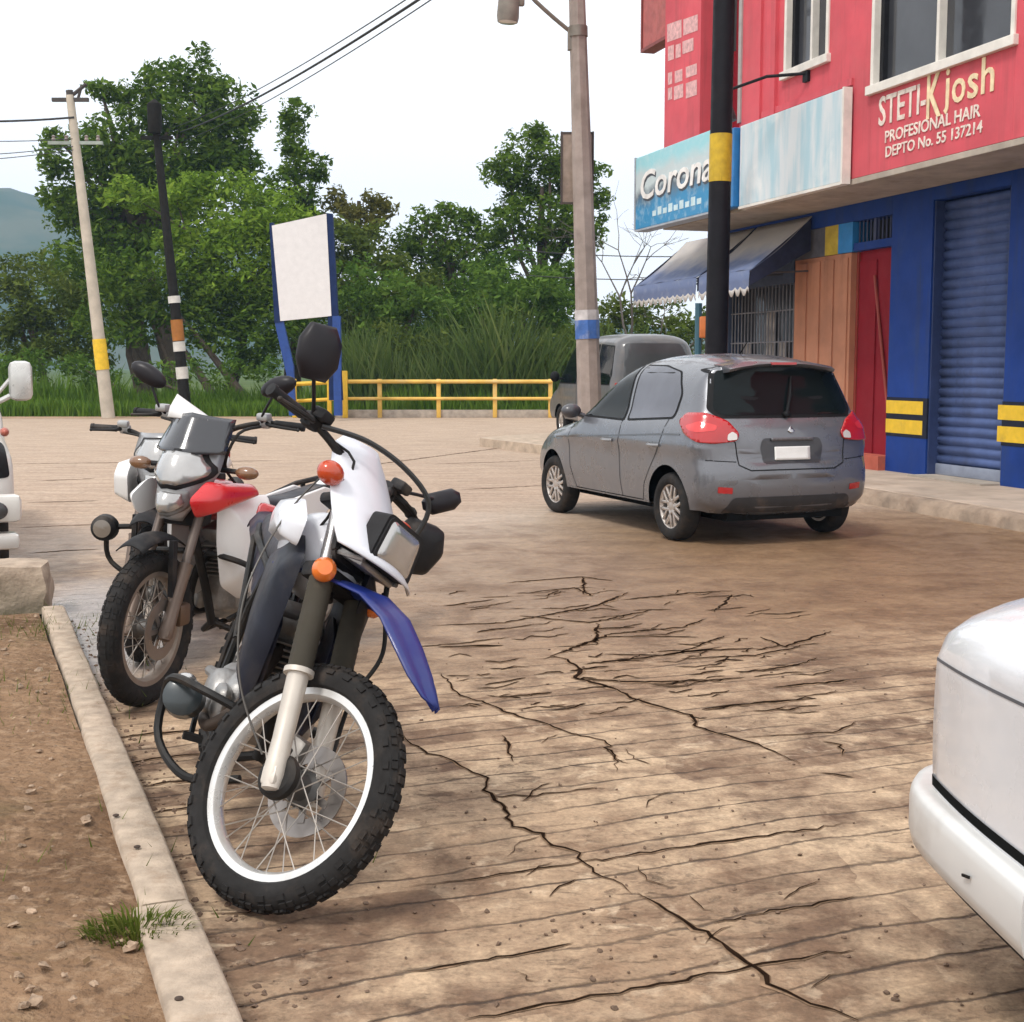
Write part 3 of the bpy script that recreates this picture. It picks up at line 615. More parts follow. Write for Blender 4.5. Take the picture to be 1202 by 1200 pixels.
def car_body(top, zb, arches, W, r, p=2.6, kb=4.5, kfun=None, step=.05):
    """side outline (x, z): 'top' runs from the rear bottom over the roof to the front bottom; arches = [(x, radius, z)]"""
    T = [q.to_2d() if len(q) == 3 else q for q in catmull([V((a, b, 0)) for a, b in top], .035)]
    bot = []; x1 = T[-1].x; x0 = T[0].x
    def line(a, b):
        n = max(1, int(abs(b - a) / .06)); return [V((a + (b - a) * i / n, zb)) for i in range(1, n + 1)]
    cur = x1; sharp = []
    for ax, ar, az in sorted(arches, key=lambda q: -q[0]):
        h = math.sqrt(ar * ar - (zb - az) ** 2); bot += line(cur, ax + h)
        a0 = math.atan2(zb - az, h)
        for i in range(1, 25):
            a = a0 + (math.pi - 2 * a0) * i / 24; bot.append(V((ax + ar * math.cos(a), az + ar * math.sin(a))))
        cur = ax - h
    bot += line(cur, x0)[:-1]
    loop = T + bot; n = len(loop)
    segs = [(T[i], T[i + 1], (kfun((T[i] + T[i + 1]) / 2) if kfun else 1.0)) for i in range(len(T) - 1)] + [(V((x1, zb)), V((x0, zb)), kb)]
    def dist(q): return min(ptseg(q, a, b) * k for a, b, k in segs)
    pts = list(loop); nt_ = len(T)
    for i in range(nt_):
        d = (T[min(i + 1, nt_ - 1)] - T[max(i - 1, 0)]).normalized(); nn = V((d.y, -d.x))
        for q in (.006, .02, .045, .085, .14, .22, .33, .48, .68, .95): pts.append(T[i] + nn * q * r)
    for i in range(60):
        x = x0 + (x1 - x0) * i / 59
        for q in (.006, .02, .05, .1, .2, .35, .6, .9): pts.append(V((x, zb + q * r / kb)))
    xs = [q.x for q in T]; zs = [q.y for q in T]; x = min(xs)
    while x < max(xs):
        z = zb
        while z < max(zs): pts.append(V((x + .013 * math.sin(z * 50), z))); z += step
        x += step
    def inside(q):
        c = False
        for i in range(n):
            a, b = loop[i], loop[i - 1]
            if (a.y > q.y) != (b.y > q.y) and q.x < (b.x - a.x) * (q.y - a.y) / (b.y - a.y) + a.x: c = not c
        return c
    keep = pts[:n]; grid = {}
    ce = .03
    def near(q, e):
        k = (math.floor(q.x / ce), math.floor(q.y / ce))
        return any((g - q).length < e for i in (-1, 0, 1) for j in (-1, 0, 1) for g in grid.get((k[0] + i, k[1] + j), []))
    for q in keep: grid.setdefault((math.floor(q.x / ce), math.floor(q.y / ce)), []).append(q)
    for q in pts[n:]:
        if not inside(q): continue
        dd = dist(q) / r; e = .0016 if dd < .12 else (.008 if dd < .3 else (.016 if dd < .6 else .027))
        if not near(q, e): keep.append(q); grid.setdefault((math.floor(q.x / ce), math.floor(q.y / ce)), []).append(q)
    res = geometry.delaunay_2d_cdt([q.to_2d() if len(q) == 3 else q for q in keep], [(i, (i + 1) % n) for i in range(n)], [], 1, 1e-6)
    v2, tri = res[0], res[2]; vs = []
    for q in v2:
        d = min(1, dist(q) / r); f = (1 - (1 - d) ** p) ** (1 / p); vs.append((q.x, W(q.x, q.y) * f, q.y))
    m = MB(); m.add(vs, [list(t) for t in tri]); m.add([(a, -b, c) for a, b, c in vs], [list(t)[::-1] for t in tri])
    bm = bmesh.new(); me = bpy.data.meshes.new('tmp'); me.from_pydata(m.v, [], m.f); bm.from_mesh(me)
    bmesh.ops.remove_doubles(bm, verts=[v for v in bm.verts if abs(v.co.y) < 1e-4], dist=1e-4)
    bmesh.ops.recalc_face_normals(bm, faces=bm.faces[:])
    s = sum(f.normal.y * f.calc_center_median().y for f in bm.faces)
    if s < 0: bmesh.ops.reverse_faces(bm, faces=bm.faces[:])
    bm.verts.index_update(); out = MB(); out.v = [tuple(v.co) for v in bm.verts]; out.f = [[v.index for v in f.verts] for f in bm.faces]; out.mi = [0] * len(out.f); bm.free(); bpy.data.meshes.remove(me)
    bvh = BVHTree.FromPolygons(out.v, out.f)
    return out, bvh

def rounded(poly, r, n=4):
    out = []; m = len(poly)
    for i in range(m):
        a, b, c = V(poly[i - 1]), V(poly[i]), V(poly[(i + 1) % m]); u = (a - b); w = (c - b)
        q = min(r, u.length * .45, w.length * .45); p0 = b + u.normalized() * q; p1 = b + w.normalized() * q
        for k in range(n + 1):
            t = k / n; out.append((1 - t) ** 2 * p0 + 2 * t * (1 - t) * b + t * t * p1)
    return out
class Dec:
    """pieces of trim, glass and lamps that lie on a body: outlines in a plane, pushed on to the body along a direction"""
    def __init__(s, bvh, o, ux, uy, dr): s.b = bvh; s.o = V(o); s.ux = V(ux); s.uy = V(uy); s.d = V(dr).normalized()
    def proj(s, q, off):
        p = s.o + s.ux * q[0] + s.uy * q[1]; h = s.b.ray_cast(p, s.d)
        if h[0] is None: return None
        nn = h[1] if h[1].dot(s.d) < 0 else -h[1]; return h[0] + nn * off
    def mesh(s, vs, fs, off, mb):
        P = [s.proj(q, off) for q in vs]; idx = {}; out = []
        for i, q in enumerate(P):
            if q is not None: idx[i] = len(out); out.append(q)
        mb.add(out, [[idx[i] for i in f] for f in fs if all(i in idx for i in f)])
    def patch(s, poly, off, mb, rr=.03, g=.04):
        L = rounded(poly, rr) if rr else [V(q) for q in poly]; P = []
        for i in range(len(L)):
            a, b = L[i], L[(i + 1) % len(L)]; n = max(1, int((b - a).length / g)); P += [a.lerp(b, k / n) for k in range(n)]
        n = len(P); pts = list(P); xs = [q.x for q in P]; ys = [q.y for q in P]; x = min(xs) + g / 2
        while x < max(xs):
            y = min(ys) + g / 2
            while y < max(ys): pts.append(V((x, y))); y += g
            x += g
        r = geometry.delaunay_2d_cdt(pts, [(i, (i + 1) % n) for i in range(n)], [], 1, 1e-5); s.mesh(r[0], r[2], off, mb)
    def ribbon(s, pts, w, off, mb, closed=False, g=.04):
        P = [V(q) for q in pts]; P = P + [P[0]] if closed else P; Q = []
        for a, b in zip(P, P[1:]):
            n = max(1, int((b - a).length / g)); Q += [a.lerp(b, k / n) for k in range(n)]
        Q.append(P[-1]); vs = []; n = len(Q)
        for i in range(n):
            d = (Q[min(i + 1, n - 1)] - Q[max(i - 1, 0)]).normalized(); t = V((-d.y, d.x)) * w / 2; vs += [Q[i] + t, Q[i] - t]
        s.mesh(vs, [[2 * i, 2 * i + 1, 2 * i + 3, 2 * i + 2] for i in range(n - 1)], off, mb)

def car_wheel(parent, x, y, R, side, rimr, spokes=7, width=.175, steer=0, rim=None):
    e = empty('wheel', (x, y, R), steer); e.parent = parent
    w = width / 2; t = MB()
    prof = [(rimr - .01, -w * .8), (rimr + .012, -w), (R - .035, -w * 1.02), (R - .008, -w * .78), (R, -w * .5), (R, w * .5), (R - .008, w * .78), (R - .035, w * 1.02), (rimr + .012, w), (rimr - .01, w * .8)]
    t.lathe(prof, (0, 0, 0), (0, 1, 0), 44, closed=True); t.obj('tyre', rubber, e, angle=50)
    g = MB(); o = side * w * .72
    g.lathe([(rimr, -w * .8), (rimr, o * 1.12 if side > 0 else w * .8), (rimr - .018, o), (rimr - .03, o * .6), (rimr - .03, -w * .8)], (0, 0, 0), (0, 1, 0), 40, closed=True) if side > 0 else g.lathe([(rimr, w * .8), (rimr, -w * .82), (rimr - .018, -w * .72), (rimr - .03, -w * .4), (rimr - .03, w * .8)], (0, 0, 0), (0, 1, 0), 40, closed=True)
    for k in range(spokes):
        a = 2 * math.pi * k / spokes; c, s_ = math.cos(a), math.sin(a); R3 = Matrix(((c, 0, -s_), (0, 1, 0), (s_, 0, c)))
        for dq in (-.024, .024):
            g.box(R3 @ V((rimr * .55, o * .78, dq * 1.25)), (rimr * .86, .028, .026), R3, bev=.006)
    g.lathe([(0, o * 1.02), (.03, o), (.06, o * .9), (.07, o * .5)], (0, 0, 0), (0, 1, 0), 20); g.obj('rim', rim or alloy, e)
    d = MB(); d.lathe([(0, o * .1), (rimr - .03, o * .1), (rimr - .03, o * .12), (0, o * .12)], (0, 0, 0), (0, 1, 0), 28); d.obj('brake_drum', M('brake_dark', (.03, .028, .026), .8), e)
    return e

def lerp(a, b, t): return a + (b - a) * t
def smooth(t): t = max(0, min(1, t)); return t * t * (3 - 2 * t)
def side_dec(bvh, s): return Dec(bvh, (0, s * 3, 0), (1, 0, 0), (0, 0, 1), (0, -s, 0))

# --- the grey hatchback
grey = M('grey_metallic_paint', (.155, .16, .178), .30, .45, var=.05, scale=3, coat=.7, dirt=0)
def hatchback():
    WB = 2.36; Rw = .285
    root = empty('hatchback', (0, 0, 0)); tag(root, 'grey five door hatchback standing on the muddy street, seen from its rear left corner', 'car')
    top = [(-.50, .24), (-.585, .31), (-.62, .46), (-.615, .62), (-.585, .72), (-.57, .86), (-.54, .98), (-.47, 1.12), (-.36, 1.40), (-.345, 1.47), (-.22, 1.51), (.1, 1.548), (.55, 1.56), (.95, 1.53), (1.27, 1.435), (1.6, 1.235), (1.9, 1.03), (2.15, .965), (2.5, .90), (2.78, .81), (2.95, .68), (3.02, .50), (2.99, .33), (2.88, .24)]
    def W(x, z):
        w = .835 - .03 * smooth((.5 - z) / .35) - .27 * smooth((z - .86) / 1.05) - .05 * smooth((z - .9) / .2)
        w += .018 * math.exp(-((z - .80) / .05) ** 2)
        w *= 1 - .13 * max(0, (x - 2.0) / 1.0) ** 2 - .05 * max(0, (-x) / .6) ** 2
        for cx in (0, WB): w += .012 * math.exp(-(((x - cx) / .36) ** 4)) * math.exp(-((z - .5) / .2) ** 2)
        return w
    kf = lambda q: 1.25 if q.x < -.25 else 1.0
    mb, bvh = car_body(top, .24, [(0, .335, .30), (WB, .335, .30)], W, .24, 2.9, kfun=kf)
    body = mb.obj('body', grey, root, angle=60, fix=False)
    u = MB(); u.span((-.5, -.56, .2), (2.9, .56, .62)); u.span((-.4, -.5, .62), (1.7, .5, .9)); u.obj('underbody', under, root, smooth=False)
    for s in (-1, 1):
        d = side_dec(bvh, s)
        fw = [(1.84, 1.0), (1.45, 1.29), (1.12, 1.425), (.94, 1.445), (.85, .985)]; rw = [(.76, .99), (.84, 1.45), (.45, 1.445), (.13, 1.395), (-.02, 1.22), (.0, 1.03)]
        for poly, nm in ((fw, 'front'), (rw, 'rear')):
            b = MB(); c = V((sum(q[0] for q in poly) / len(poly), sum(q[1] for q in poly) / len(poly)))
            d.patch([tuple(c + (V(q) - c) * 1.07) for q in poly], .002, b, .04); fo = b.obj('window_seal', trim, root, angle=60)
            b = MB(); d.patch(poly, .0045, b, .035); b.obj('window_pane', cglass if nm == 'front' else glass_mat('sky_pale_rear_glass', (.10, .105, .13), .03), fo, angle=60)  # rear pane: sky reflection put into a paler base colour
        b = MB()
        dv = [(.86, .99), (.885, .75), (.86, .45), (.83, .30)]
        d.ribbon(dv, .009, .0016, b); d.ribbon([(.83, .305), (1.80, .305), (1.92, .5), (1.95, .78), (1.84, 1.0)], .009, .0016, b)
        d.ribbon([(.04, 1.03), (.12, .80), (.27, .62), (.40, .45), (.44, .305), (.83, .305)], .009, .0016, b); d.ribbon([(2.05, .93), (2.35, .86), (2.8, .74)], .008, .0016, b)
        b.obj('door_gap', trim, root, angle=80)
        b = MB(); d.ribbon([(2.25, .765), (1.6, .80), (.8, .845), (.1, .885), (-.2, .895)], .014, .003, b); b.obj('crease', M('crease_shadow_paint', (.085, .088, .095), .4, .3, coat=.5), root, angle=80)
        b = MB()
        for x in (1.08, .20):
            h = d.proj((x, .79), 0); b.tube([h + V((-.09, s * .004, 0)), h + V((-.06, s * .03, 0)), h + V((.06, s * .03, 0)), h + V((.09, s * .004, 0))], .014, 8)
        for x in (1.08, .20):
            hb = MB(); h = d.proj((x, .79), 0); hb.tube([h + V((-.09, s * .004, 0)), h + V((-.06, s * .032, 0)), h + V((.06, s * .032, 0)), h + V((.09, s * .004, 0))], .014, 8); hb.obj('door_handle', paint('handle_paint', (.22, .22, .23)), root)
        mm = MB(); h = d.proj((1.74, .98), 0); mm.blob(h + V((.02, s * .13, .05)), (.075, .10, .068)); mm.tube([h, h + V((.02, s * .07, .03))], .025, 8); mm.obj('wing_mirror', M('mirror_paint', (.05, .05, .058), .4, coat=.4), root)
        lb = MB(); d.ribbon([(.34, .275), (1.98, .275)], .055, .004, lb); lb.obj('sill', trim, root, angle=80)
        ar = MB()
        for cx in (0, WB):
            pts = [(cx + .345 * math.cos(a), .30 + .345 * math.sin(a)) for a in [math.pi * (k / 20) for k in range(-1, 22)]]
            d.ribbon(pts, .022, .006, ar)
        ar.obj('wheel_arch_lip', grey, root, angle=80)
    R_ = Dec(bvh, (-3, 0, 0), (0, -1, 0), (0, 0, 1), (1, 0, 0))         # rear view: +u is the right side of the car
    b = MB(); R_.patch([(-.62, 1.03), (-.69, 1.10), (-.60, 1.42), (-.44, 1.47), (.44, 1.47), (.60, 1.42), (.69, 1.10), (.62, 1.03)], .003, b, .03); rs = b.obj('rear_window_seal', trim, root, angle=60)
    b = MB(); R_.patch([(-.585, 1.055), (-.645, 1.1), (-.565, 1.40), (-.42, 1.445), (.42, 1.445), (.565, 1.40), (.645, 1.1), (.585, 1.055)], .006, b, .03); b.obj('rear_window', cglass, rs, angle=60)
    sp = MB(); rows = []
    for i in range(21):
        y = -.52 + 1.04 * i / 20; e = 1 - (abs(y) / .56) ** 4 * .6; zz = 1.515 - .05 * (y / .52) ** 2
        rows.append([V((-.20, y, zz)), V((-.36, y * .985, zz - .015)), V((-.42 - .02 * e, y * .97, zz - .04)), V((-.42, y * .97, zz - .062)), V((-.33, y * .97, zz - .07)), V((-.2, y * .97, zz - .03))])
    sp.loft(rows); sp.obj('spoiler', grey, root, angle=50)
    b = MB(); b.span((-.444, -.12, 1.462), (-.42, .12, 1.482)); b.obj('brake_light', redlens, root)
    for s in (-1, 1):
        dv = V((1, -s * .75, 0)).normalized(); ux = V((0, 0, 1)).cross(dv) * -1
        dd = Dec(bvh, V((-.5, s * .7, 0)) - dv * 2, ux, (0, 0, 1), dv); q = 1 if ux.y * s < 0 else -1
        b = MB(); P = [(-.29, 1.00), (-.22, 1.07), (-.06, 1.07), (.11, 1.005), (.20, .91), (.185, .85), (.02, .83), (-.12, .84), (-.23, .90)]
        dd.patch([(a * q, z) for a, z in P], .012, b, .03, .025); tl = b.obj('tail_light', redlens, root, angle=60, solid=.012)
        b = MB(); dd.patch([(a * q, z) for a, z in [(.11, .855), (.182, .86), (.182, .90), (.145, .925), (.11, .90)]], .02, b, .012, .02); b.obj('reversing_lens', clearlens, tl, angle=60)
        b = MB(); dd.patch([(a * q, z) for a, z in [(-.22, .965), (-.10, 1.0), (.03, .97), (.02, .93), (-.12, .915), (-.2, .935)]], .0205, b, .02, .025); b.obj('inner_lens', M('bright_red_lens', (.62, .03, .03), .12, coat=.9), tl, angle=60)
    b = MB(); R_.ribbon([(-.60, 1.02), (-.575, .90), (-.52, .84), (-.50, .66), (-.40, .615), (.40, .615), (.50, .66), (.52, .84), (.575, .90), (.60, 1.02)], .010, .002, b); R_.ribbon([(-.76, .70), (-.52, .685)], .008, .002, b); R_.ribbon([(.52, .685), (.76, .70)], .008, .002, b)
    b.obj('tailgate_gap', trim, root, angle=80)
    b = MB(); R_.patch([(-.30, .80), (-.27, .87), (.27, .87), (.30, .80), (.27, .665), (-.27, .665)], .003, b, .03); rec = b.obj('plate_recess', M('recess_paint', (.05, .05, .056), .5, .3, coat=.4), root, angle=60)
    b = MB(); R_.patch([(-.17, .69), (-.17, .80), (.17, .80), (.17, .69)], .010, b, .008); b.obj('number_plate', M('plate_white', (.78, .78, .76), .4, var=.08), rec, angle=60, solid=.004)
    b = MB(); R_.patch([(-.2, .845), (-.2, .87), (.2, .87), (.2, .845)], .016, b, .01); b.obj('tailgate_handle', paint('dark_grey_trim', (.10, .10, .11)), root, angle=60, solid=.012)
    # the round-ended maker's badge, kept as a plain chrome mark
    b = MB(); R_.patch([(-.035, .925), (0, .965), (.035, .925), (0, .905)], .006, b, .006, .02); b.obj('badge', M('chrome_mark', (.6, .6, .62), .2, .9), root, angle=60, solid=.004)
    b = MB(); R_.patch([(-.62, .27), (-.55, .40), (.55, .40), (.62, .27)], .004, b, .04); b.obj('lower_bumper', M('bumper_black', (.032, .032, .035), .6, dirt=.5), root, angle=60)
    for s in (-1, 1):
        b = MB(); R_.patch([(s * .56, .43), (s * .56, .48), (s * .68, .49), (s * .68, .44)], .006, b, .01, .02); b.obj('reflector', redlens, root, angle=60)
    h = R_.proj((-.02, 1.05), .02); wp = MB(); wp.blob(h, (.03, .035, .03)); tip = R_.proj((.10, 1.36), .018); wp.tube([h, (h + tip) / 2 + V((-.02, 0, 0)), tip], [.016, .012, .008], 8); wp.obj('rear_wiper', trim, root)
    an = MB(); an.tube([(.25, .0, 1.55), (.12, .0, 1.66)], [.008, .004], 6); an.obj('aerial', trim, root)
    # front end, hidden from here
    Fd = Dec(bvh, (6, 0, 0), (0, 1, 0), (0, 0, 1), (-1, 0, 0)); 
    for s in (-1, 1):
        b = MB(); Fd.patch([(s * .38, .66), (s * .44, .76), (s * .70, .82), (s * .70, .70)], .006, b, .03); b.obj('headlight', clearlens, root, angle=60)
    b = MB(); Fd.patch([(-.4, .34), (-.36, .55), (.36, .55), (.4, .34)], .005, b, .04); b.obj('grille', trim, root, angle=60)
    T_ = Dec(bvh, (0, 0, 4), (1, 0, 0), (0, 1, 0), (0, 0, -1)); b = MB(); T_.patch([(1.86, -.56), (1.94, 0), (1.86, .56), (1.34, .47), (1.28, 0), (1.34, -.47)], .004, b, .05, .06); b.obj('windscreen', cglass, root, angle=60)
    for x, st in ((0, 0), (WB, rad(4))):
        for s in (-1, 1): car_wheel(root, x, s * .735, Rw, s, .195, 7, .17, st)
    return root
hb = hatchback()
HA = rad(22.3); p = G(790, 634); ax_ = V((-math.sin(HA), math.cos(HA), 0)); lf = V((-ax_.y, ax_.x, 0))
hb.location = p - lf * .76; hb.rotation_euler = (0, 0, HA + rad(90))

def simple_car(name, label, top, zb, arches, W, r, mat, wins, glass_=None, rear=None, lamps=True, Rw=.31, wy=.75, cat='car', p=2.8, kb=4.0, seams=(), wheel_rim=.2):
    root = empty(name, (0, 0, 0)); tag(root, label, cat)
    mb, bvh = car_body(top, zb, arches, W, r, p, kb, step=.06); mb.obj('body', mat, root, angle=60, fix=False)
    x0 = min(q[0] for q in top); x1 = max(q[0] for q in top)
    u = MB(); u.span((x0 + .2, -wy + .16, zb - .03), (x1 - .2, wy - .16, .62)); u.obj('underbody', under, root, smooth=False)
    for s in (-1, 1):
        d = side_dec(bvh, s)
        for poly in wins:
            b = MB(); c = V((sum(q[0] for q in poly) / len(poly), sum(q[1] for q in poly) / len(poly)))
            d.patch([tuple(c + (V(q) - c) * 1.06) for q in poly], .002, b, .03, .06); fo = b.obj('window_seal', trim, root, angle=60)
            b = MB(); d.patch(poly, .005, b, .03, .06); b.obj('window_pane', glass_ or cglass, fo, angle=60)
        b = MB()
        for q in seams: d.ribbon(q, .010, .0018, b)
        if seams: b.obj('door_gap', trim, root, angle=80)
    for ax, ar, az in arches:
        for s in (-1, 1): car_wheel(root, ax, s * wy, Rw, s, wheel_rim, 6, .19)
    return root, bvh
# --- tall grey van behind the lamp post
silver = paint('dusty_silver_paint', (.105, .105, .11), .4, .4, .4)
def Wv(x, z): return .86 - .17 * smooth((z - .95) / 1.15) - .05 * smooth((.5 - z) / .3)
top = [(-.78, .34), (-.86, .5), (-.85, .95), (-.80, 1.25), (-.70, 1.75), (-.55, 1.97), (-.2, 2.04), (1.0, 2.06), (1.9, 2.02), (2.3, 1.9), (2.75, 1.45), (3.0, 1.15), (3.35, 1.02), (3.62, .82), (3.68, .55), (3.6, .34)]
van, bv = simple_car('minivan', 'tall silver grey van behind the concrete lamp post, mostly hidden by the grey hatchback', top, .34, [(0, .36, .33), (2.75, .36, .33)], Wv, .26, silver,
    [[(2.72, 1.12), (2.36, 1.62), (2.2, 1.80), (1.62, 1.84), (1.60, 1.12)], [(1.5, 1.12), (1.52, 1.84), (.45, 1.84), (.45, 1.12)], [(.35, 1.12), (.35, 1.84), (-.42, 1.80), (-.56, 1.3), (-.5, 1.12)]], Rw=.33, wy=.74, cat='van',
    seams=[[(2.75, 1.1), (2.5, .5), (1.55, .45), (1.55, 1.9)]])
d = Dec(bv, (-4, 0, 0), (0, -1, 0), (0, 0, 1), (1, 0, 0))
b = MB(); d.patch([(-.66, 1.22), (-.58, 1.86), (.58, 1.86), (.66, 1.22)], .005, b, .06, .06); b.obj('rear_window', glass_mat('dusty_glass', (.09, .095, .10), .12), van, angle=60)
for s in (-1, 1):
    b = MB(); d.patch([(s * .70, .8), (s * .68, 1.15), (s * .80, 1.15), (s * .82, .8)], .006, b, .02, .04); b.obj('tail_light', redlens, van, angle=60)
    sd_ = side_dec(bv, s); h = sd_.proj((2.62, 1.2), 0); b = MB(); b.blob(h + V((.03, s * .14, .04)), (.08, .1, .11)); b.tube([h, h + V((0, s * .1, 0))], .025); b.obj('wing_mirror', trim, van)
b = MB(); b.span((-.95, -.82, .36), (-.80, .82, .52), bev=.04); b.obj('bumper', trim, van)
d = Dec(bv, (7, 0, 0), (0, 1, 0), (0, 0, 1), (-1, 0, 0)); b = MB(); d.patch([(-.68, 1.25), (-.55, 1.86), (.55, 1.86), (.68, 1.25)], .005, b, .06, .08); b.obj('windscreen', cglass, van, angle=60)
a = rad(14); q = D(760, 500, 25.2); van.location = (q.x - .05, 25.6, 0); van.rotation_euler = (0, 0, a + rad(90))

# --- white pickup facing us at the left edge
wpaint = paint('worn_white_paint', (.66, .64, .60), .3, .45, .5)
top = [(-1.3, .42), (-1.4, .6), (-1.38, 1.0), (-1.2, 1.06), (.2, 1.07), (.35, 1.2), (.55, 1.66), (.8, 1.74), (1.5, 1.74), (1.75, 1.64), (2.2, 1.2), (2.4, 1.08), (3.2, 1.0), (3.42, .9), (3.5, .7), (3.5, .44)]
def Wp(x, z): return .85 - .16 * smooth((z - 1.0) / .75) - .03 * smooth((.6 - z) / .3)
pk, bp = simple_car('pickup_truck', 'worn white pickup facing the camera at the left edge, behind the concrete block', top, .42, [(0, .40, .36), (2.75, .40, .36)], Wp, .2, wpaint,
    [[(2.1, 1.12), (1.72, 1.56), (1.4, 1.63), (.75, 1.62), (.55, 1.15)]], Rw=.36, wy=.72, cat='pickup')
d = Dec(bp, (7, 0, 0), (0, 1, 0), (0, 0, 1), (-1, 0, 0)); b = MB(); d.patch([(-.64, 1.16), (-.54, 1.6), (.54, 1.6), (.64, 1.16)], .005, b, .05, .06); b.obj('windscreen', cglass, pk, angle=60)
b = MB(); d.patch([(-.5, .72), (-.48, .92), (.48, .92), (.5, .72)], .006, b, .03, .05); b.obj('grille', trim, pk, angle=60)
for s in (-1, 1):
    b = MB(); d.patch([(s * .54, .70), (s * .54, .95), (s * .80, .93), (s * .82, .72)], .006, b, .03, .03); hl = b.obj('headlight', trim, pk, angle=60)
    b = MB(); d.patch([(s * .60, .76), (s * .60, .89), (s * .74, .88), (s * .74, .77)], .014, b, .03, .03); b.obj('lens', clearlens, hl, angle=60)
    sd_ = side_dec(bp, s); h = sd_.proj((1.98, 1.18), 0); b = MB(); b.box(h + V((.02, s * .17, .16)), (.10, .17, .30), bev=.05); b.tube([h, h + V((0, s * .12, .06))], .02); b.tube([h + V((0, 0, .06)), h + V((0, s * .12, .2))], .015); b.obj('wing_mirror', M('mirror_chrome', (.62, .62, .60), .3, .3), pk)
    b = MB(); b.blob((3.60, s * .72, .52), (.03, .075, .06)); b.obj('fog_lamp', M('fog_dark', (.05, .05, .05), .3), pk)
    b = MB(); b.blob((3.40, s * .80, 1.02), (.06, .03, .03)); b.obj('turn_signal', M('faded_red_lens', (.45, .12, .08), .3), pk)
b = MB(); b.span((3.46, -.88, .44), (3.60, .88, .62), bev=.04); b.obj('bumper', wpaint, pk)
b = MB(); b.span((3.44, -.86, .27), (3.66, .86, .37), bev=.03); b.obj('bumper_step', paint('step_paint', (.55, .53, .5)), pk)
# its left flank ends on the right edge of the strip that the photo shows
a = rad(23); q = D(24, 600, 8.9); fx = V((math.sin(a), -math.cos(a), 0)); lf = V((math.cos(a), math.sin(a), 0)); pk.rotation_euler = (0, 0, a - rad(90)); pk.location = V((q.x, 8.9, 0)) - fx * 3.5 - lf * .88

# --- white sedan close on the right, its rear corner towards us
white = paint('white_car_paint', (.70, .70, .72), .7, .28, .12)
top = [(-.86, .30), (-.90, .50), (-.905, .64), (-.89, .79), (-.835, .90), (-.71, .965), (-.4, 1.005), (-.05, 1.025), (.2, 1.05), (.55, 1.22), (.85, 1.36), (1.3, 1.405), (1.7, 1.37), (2.1, 1.18), (2.45, 1.0), (3.1, .92), (3.35, .80), (3.42, .55), (3.38, .26)]
def Ws(x, z): return (.83 - .16 * smooth((z - .80) / .65) - .02 * smooth((.5 - z) / .3)) * (1 - .07 * max(0, (-x - .3) / .6) ** 2)
sed, bs = simple_car('sedan', 'clean white saloon cut off by the right edge with only its rear corner in view', top, .26, [(.25, .32, .29), (2.5, .32, .29)], Ws, .19, white,
    [[(1.72, 1.0), (1.5, 1.30), (1.02, 1.33), (1.0, 1.0)], [(.95, 1.0), (.95, 1.33), (.72, 1.27), (.42, 1.02)]], Rw=.29, wy=.72, p=2.3)
b = MB()
for s in (-1, 1):
    d = side_dec(bs, s); d.ribbon([(-.86, .765), (-.5, .775), (.4, .80), (1.6, .80)], .0075, .0015, b, g=.03); d.ribbon([(1.0, 1.0), (1.0, .3)], .008, .0015, b)
d = Dec(bs, (-4, 0, 0), (0, -1, 0), (0, 0, 1), (1, 0, 0)); d.ribbon([(-.80, .765), (.80, .765)], .0075, .0015, b)
b.obj('panel_gap', M('panel_gap', (.10, .10, .11), .7), sed, angle=80)
b = MB()
for s in (-1, 1):
    dd = side_dec(bs, s); dd.ribbon([(-.89, .478), (-.08, .476)], .024, .003, b, g=.03)
d.ribbon([(-.78, .478), (.78, .476)], .024, .003, b, g=.03); b.obj('bumper_gap', under, sed, angle=80)
for s in (-1, 1):
    b = MB(); d.patch([(s * .42, .56), (s * .42, .73), (s * .66, .73), (s * .66, .56)], .006, b, .02, .03); b.obj('tail_light', redlens, sed, angle=60)
b = MB(); d.patch([(-.2, .56), (-.2, .68), (.2, .68), (.2, .56)], .006, b, .01); b.obj('number_plate', M('plate_plain', (.7, .7, .68), .4), sed, angle=60, solid=.004)
T_ = Dec(bs, (0, 0, 4), (1, 0, 0), (0, 1, 0), (0, 0, -1)); b = MB(); T_.patch([(.26, -.56), (.22, 0), (.26, .56), (.78, .5), (.8, 0), (.78, -.5)], .004, b, .05, .06); b.obj('rear_window', cglass, sed, angle=60)
b = MB(); T_.patch([(1.72, -.5), (1.75, 0), (1.72, .5), (2.36, .6), (2.42, 0), (2.36, -.6)], .004, b, .05, .06); b.obj('windscreen', cglass, sed, angle=60)
# bumper: one wrapped bar with a top ledge
def ring(k):                                         # plan outline of the bumper, k grows it outwards
    return [V((-.085, .828 + k)), V((-.62, .812 + k)), V((-.80, .765 + k * .9)), V((-.90 - k * .6, .66 + k * .4)), V((-.945 - k, .45)), V((-.955 - k, 0))]
rings = []
plan0 = catmull([V((q.x, q.y, 0)) for q in ring(0)], .03); plan0 += [V((q.x, -q.y, 0)) for q in plan0[::-1][1:]]
nrm = []
for i, q in enumerate(plan0):
    dv = (plan0[min(i + 1, len(plan0) - 1)] - plan0[max(i - 1, 0)]).normalized(); nrm.append(V((-dv.y, dv.x, 0)) * (1 if V((-dv.y, dv.x, 0)).dot(q - V((0, 0, 0))) > 0 else -1))
prof = [(-.06, .452), (.02, .458), (.040, .453), (.047, .442), (.050, .42), (.050, .352), (.042, .318), (.012, .297), (-.06, .293)]
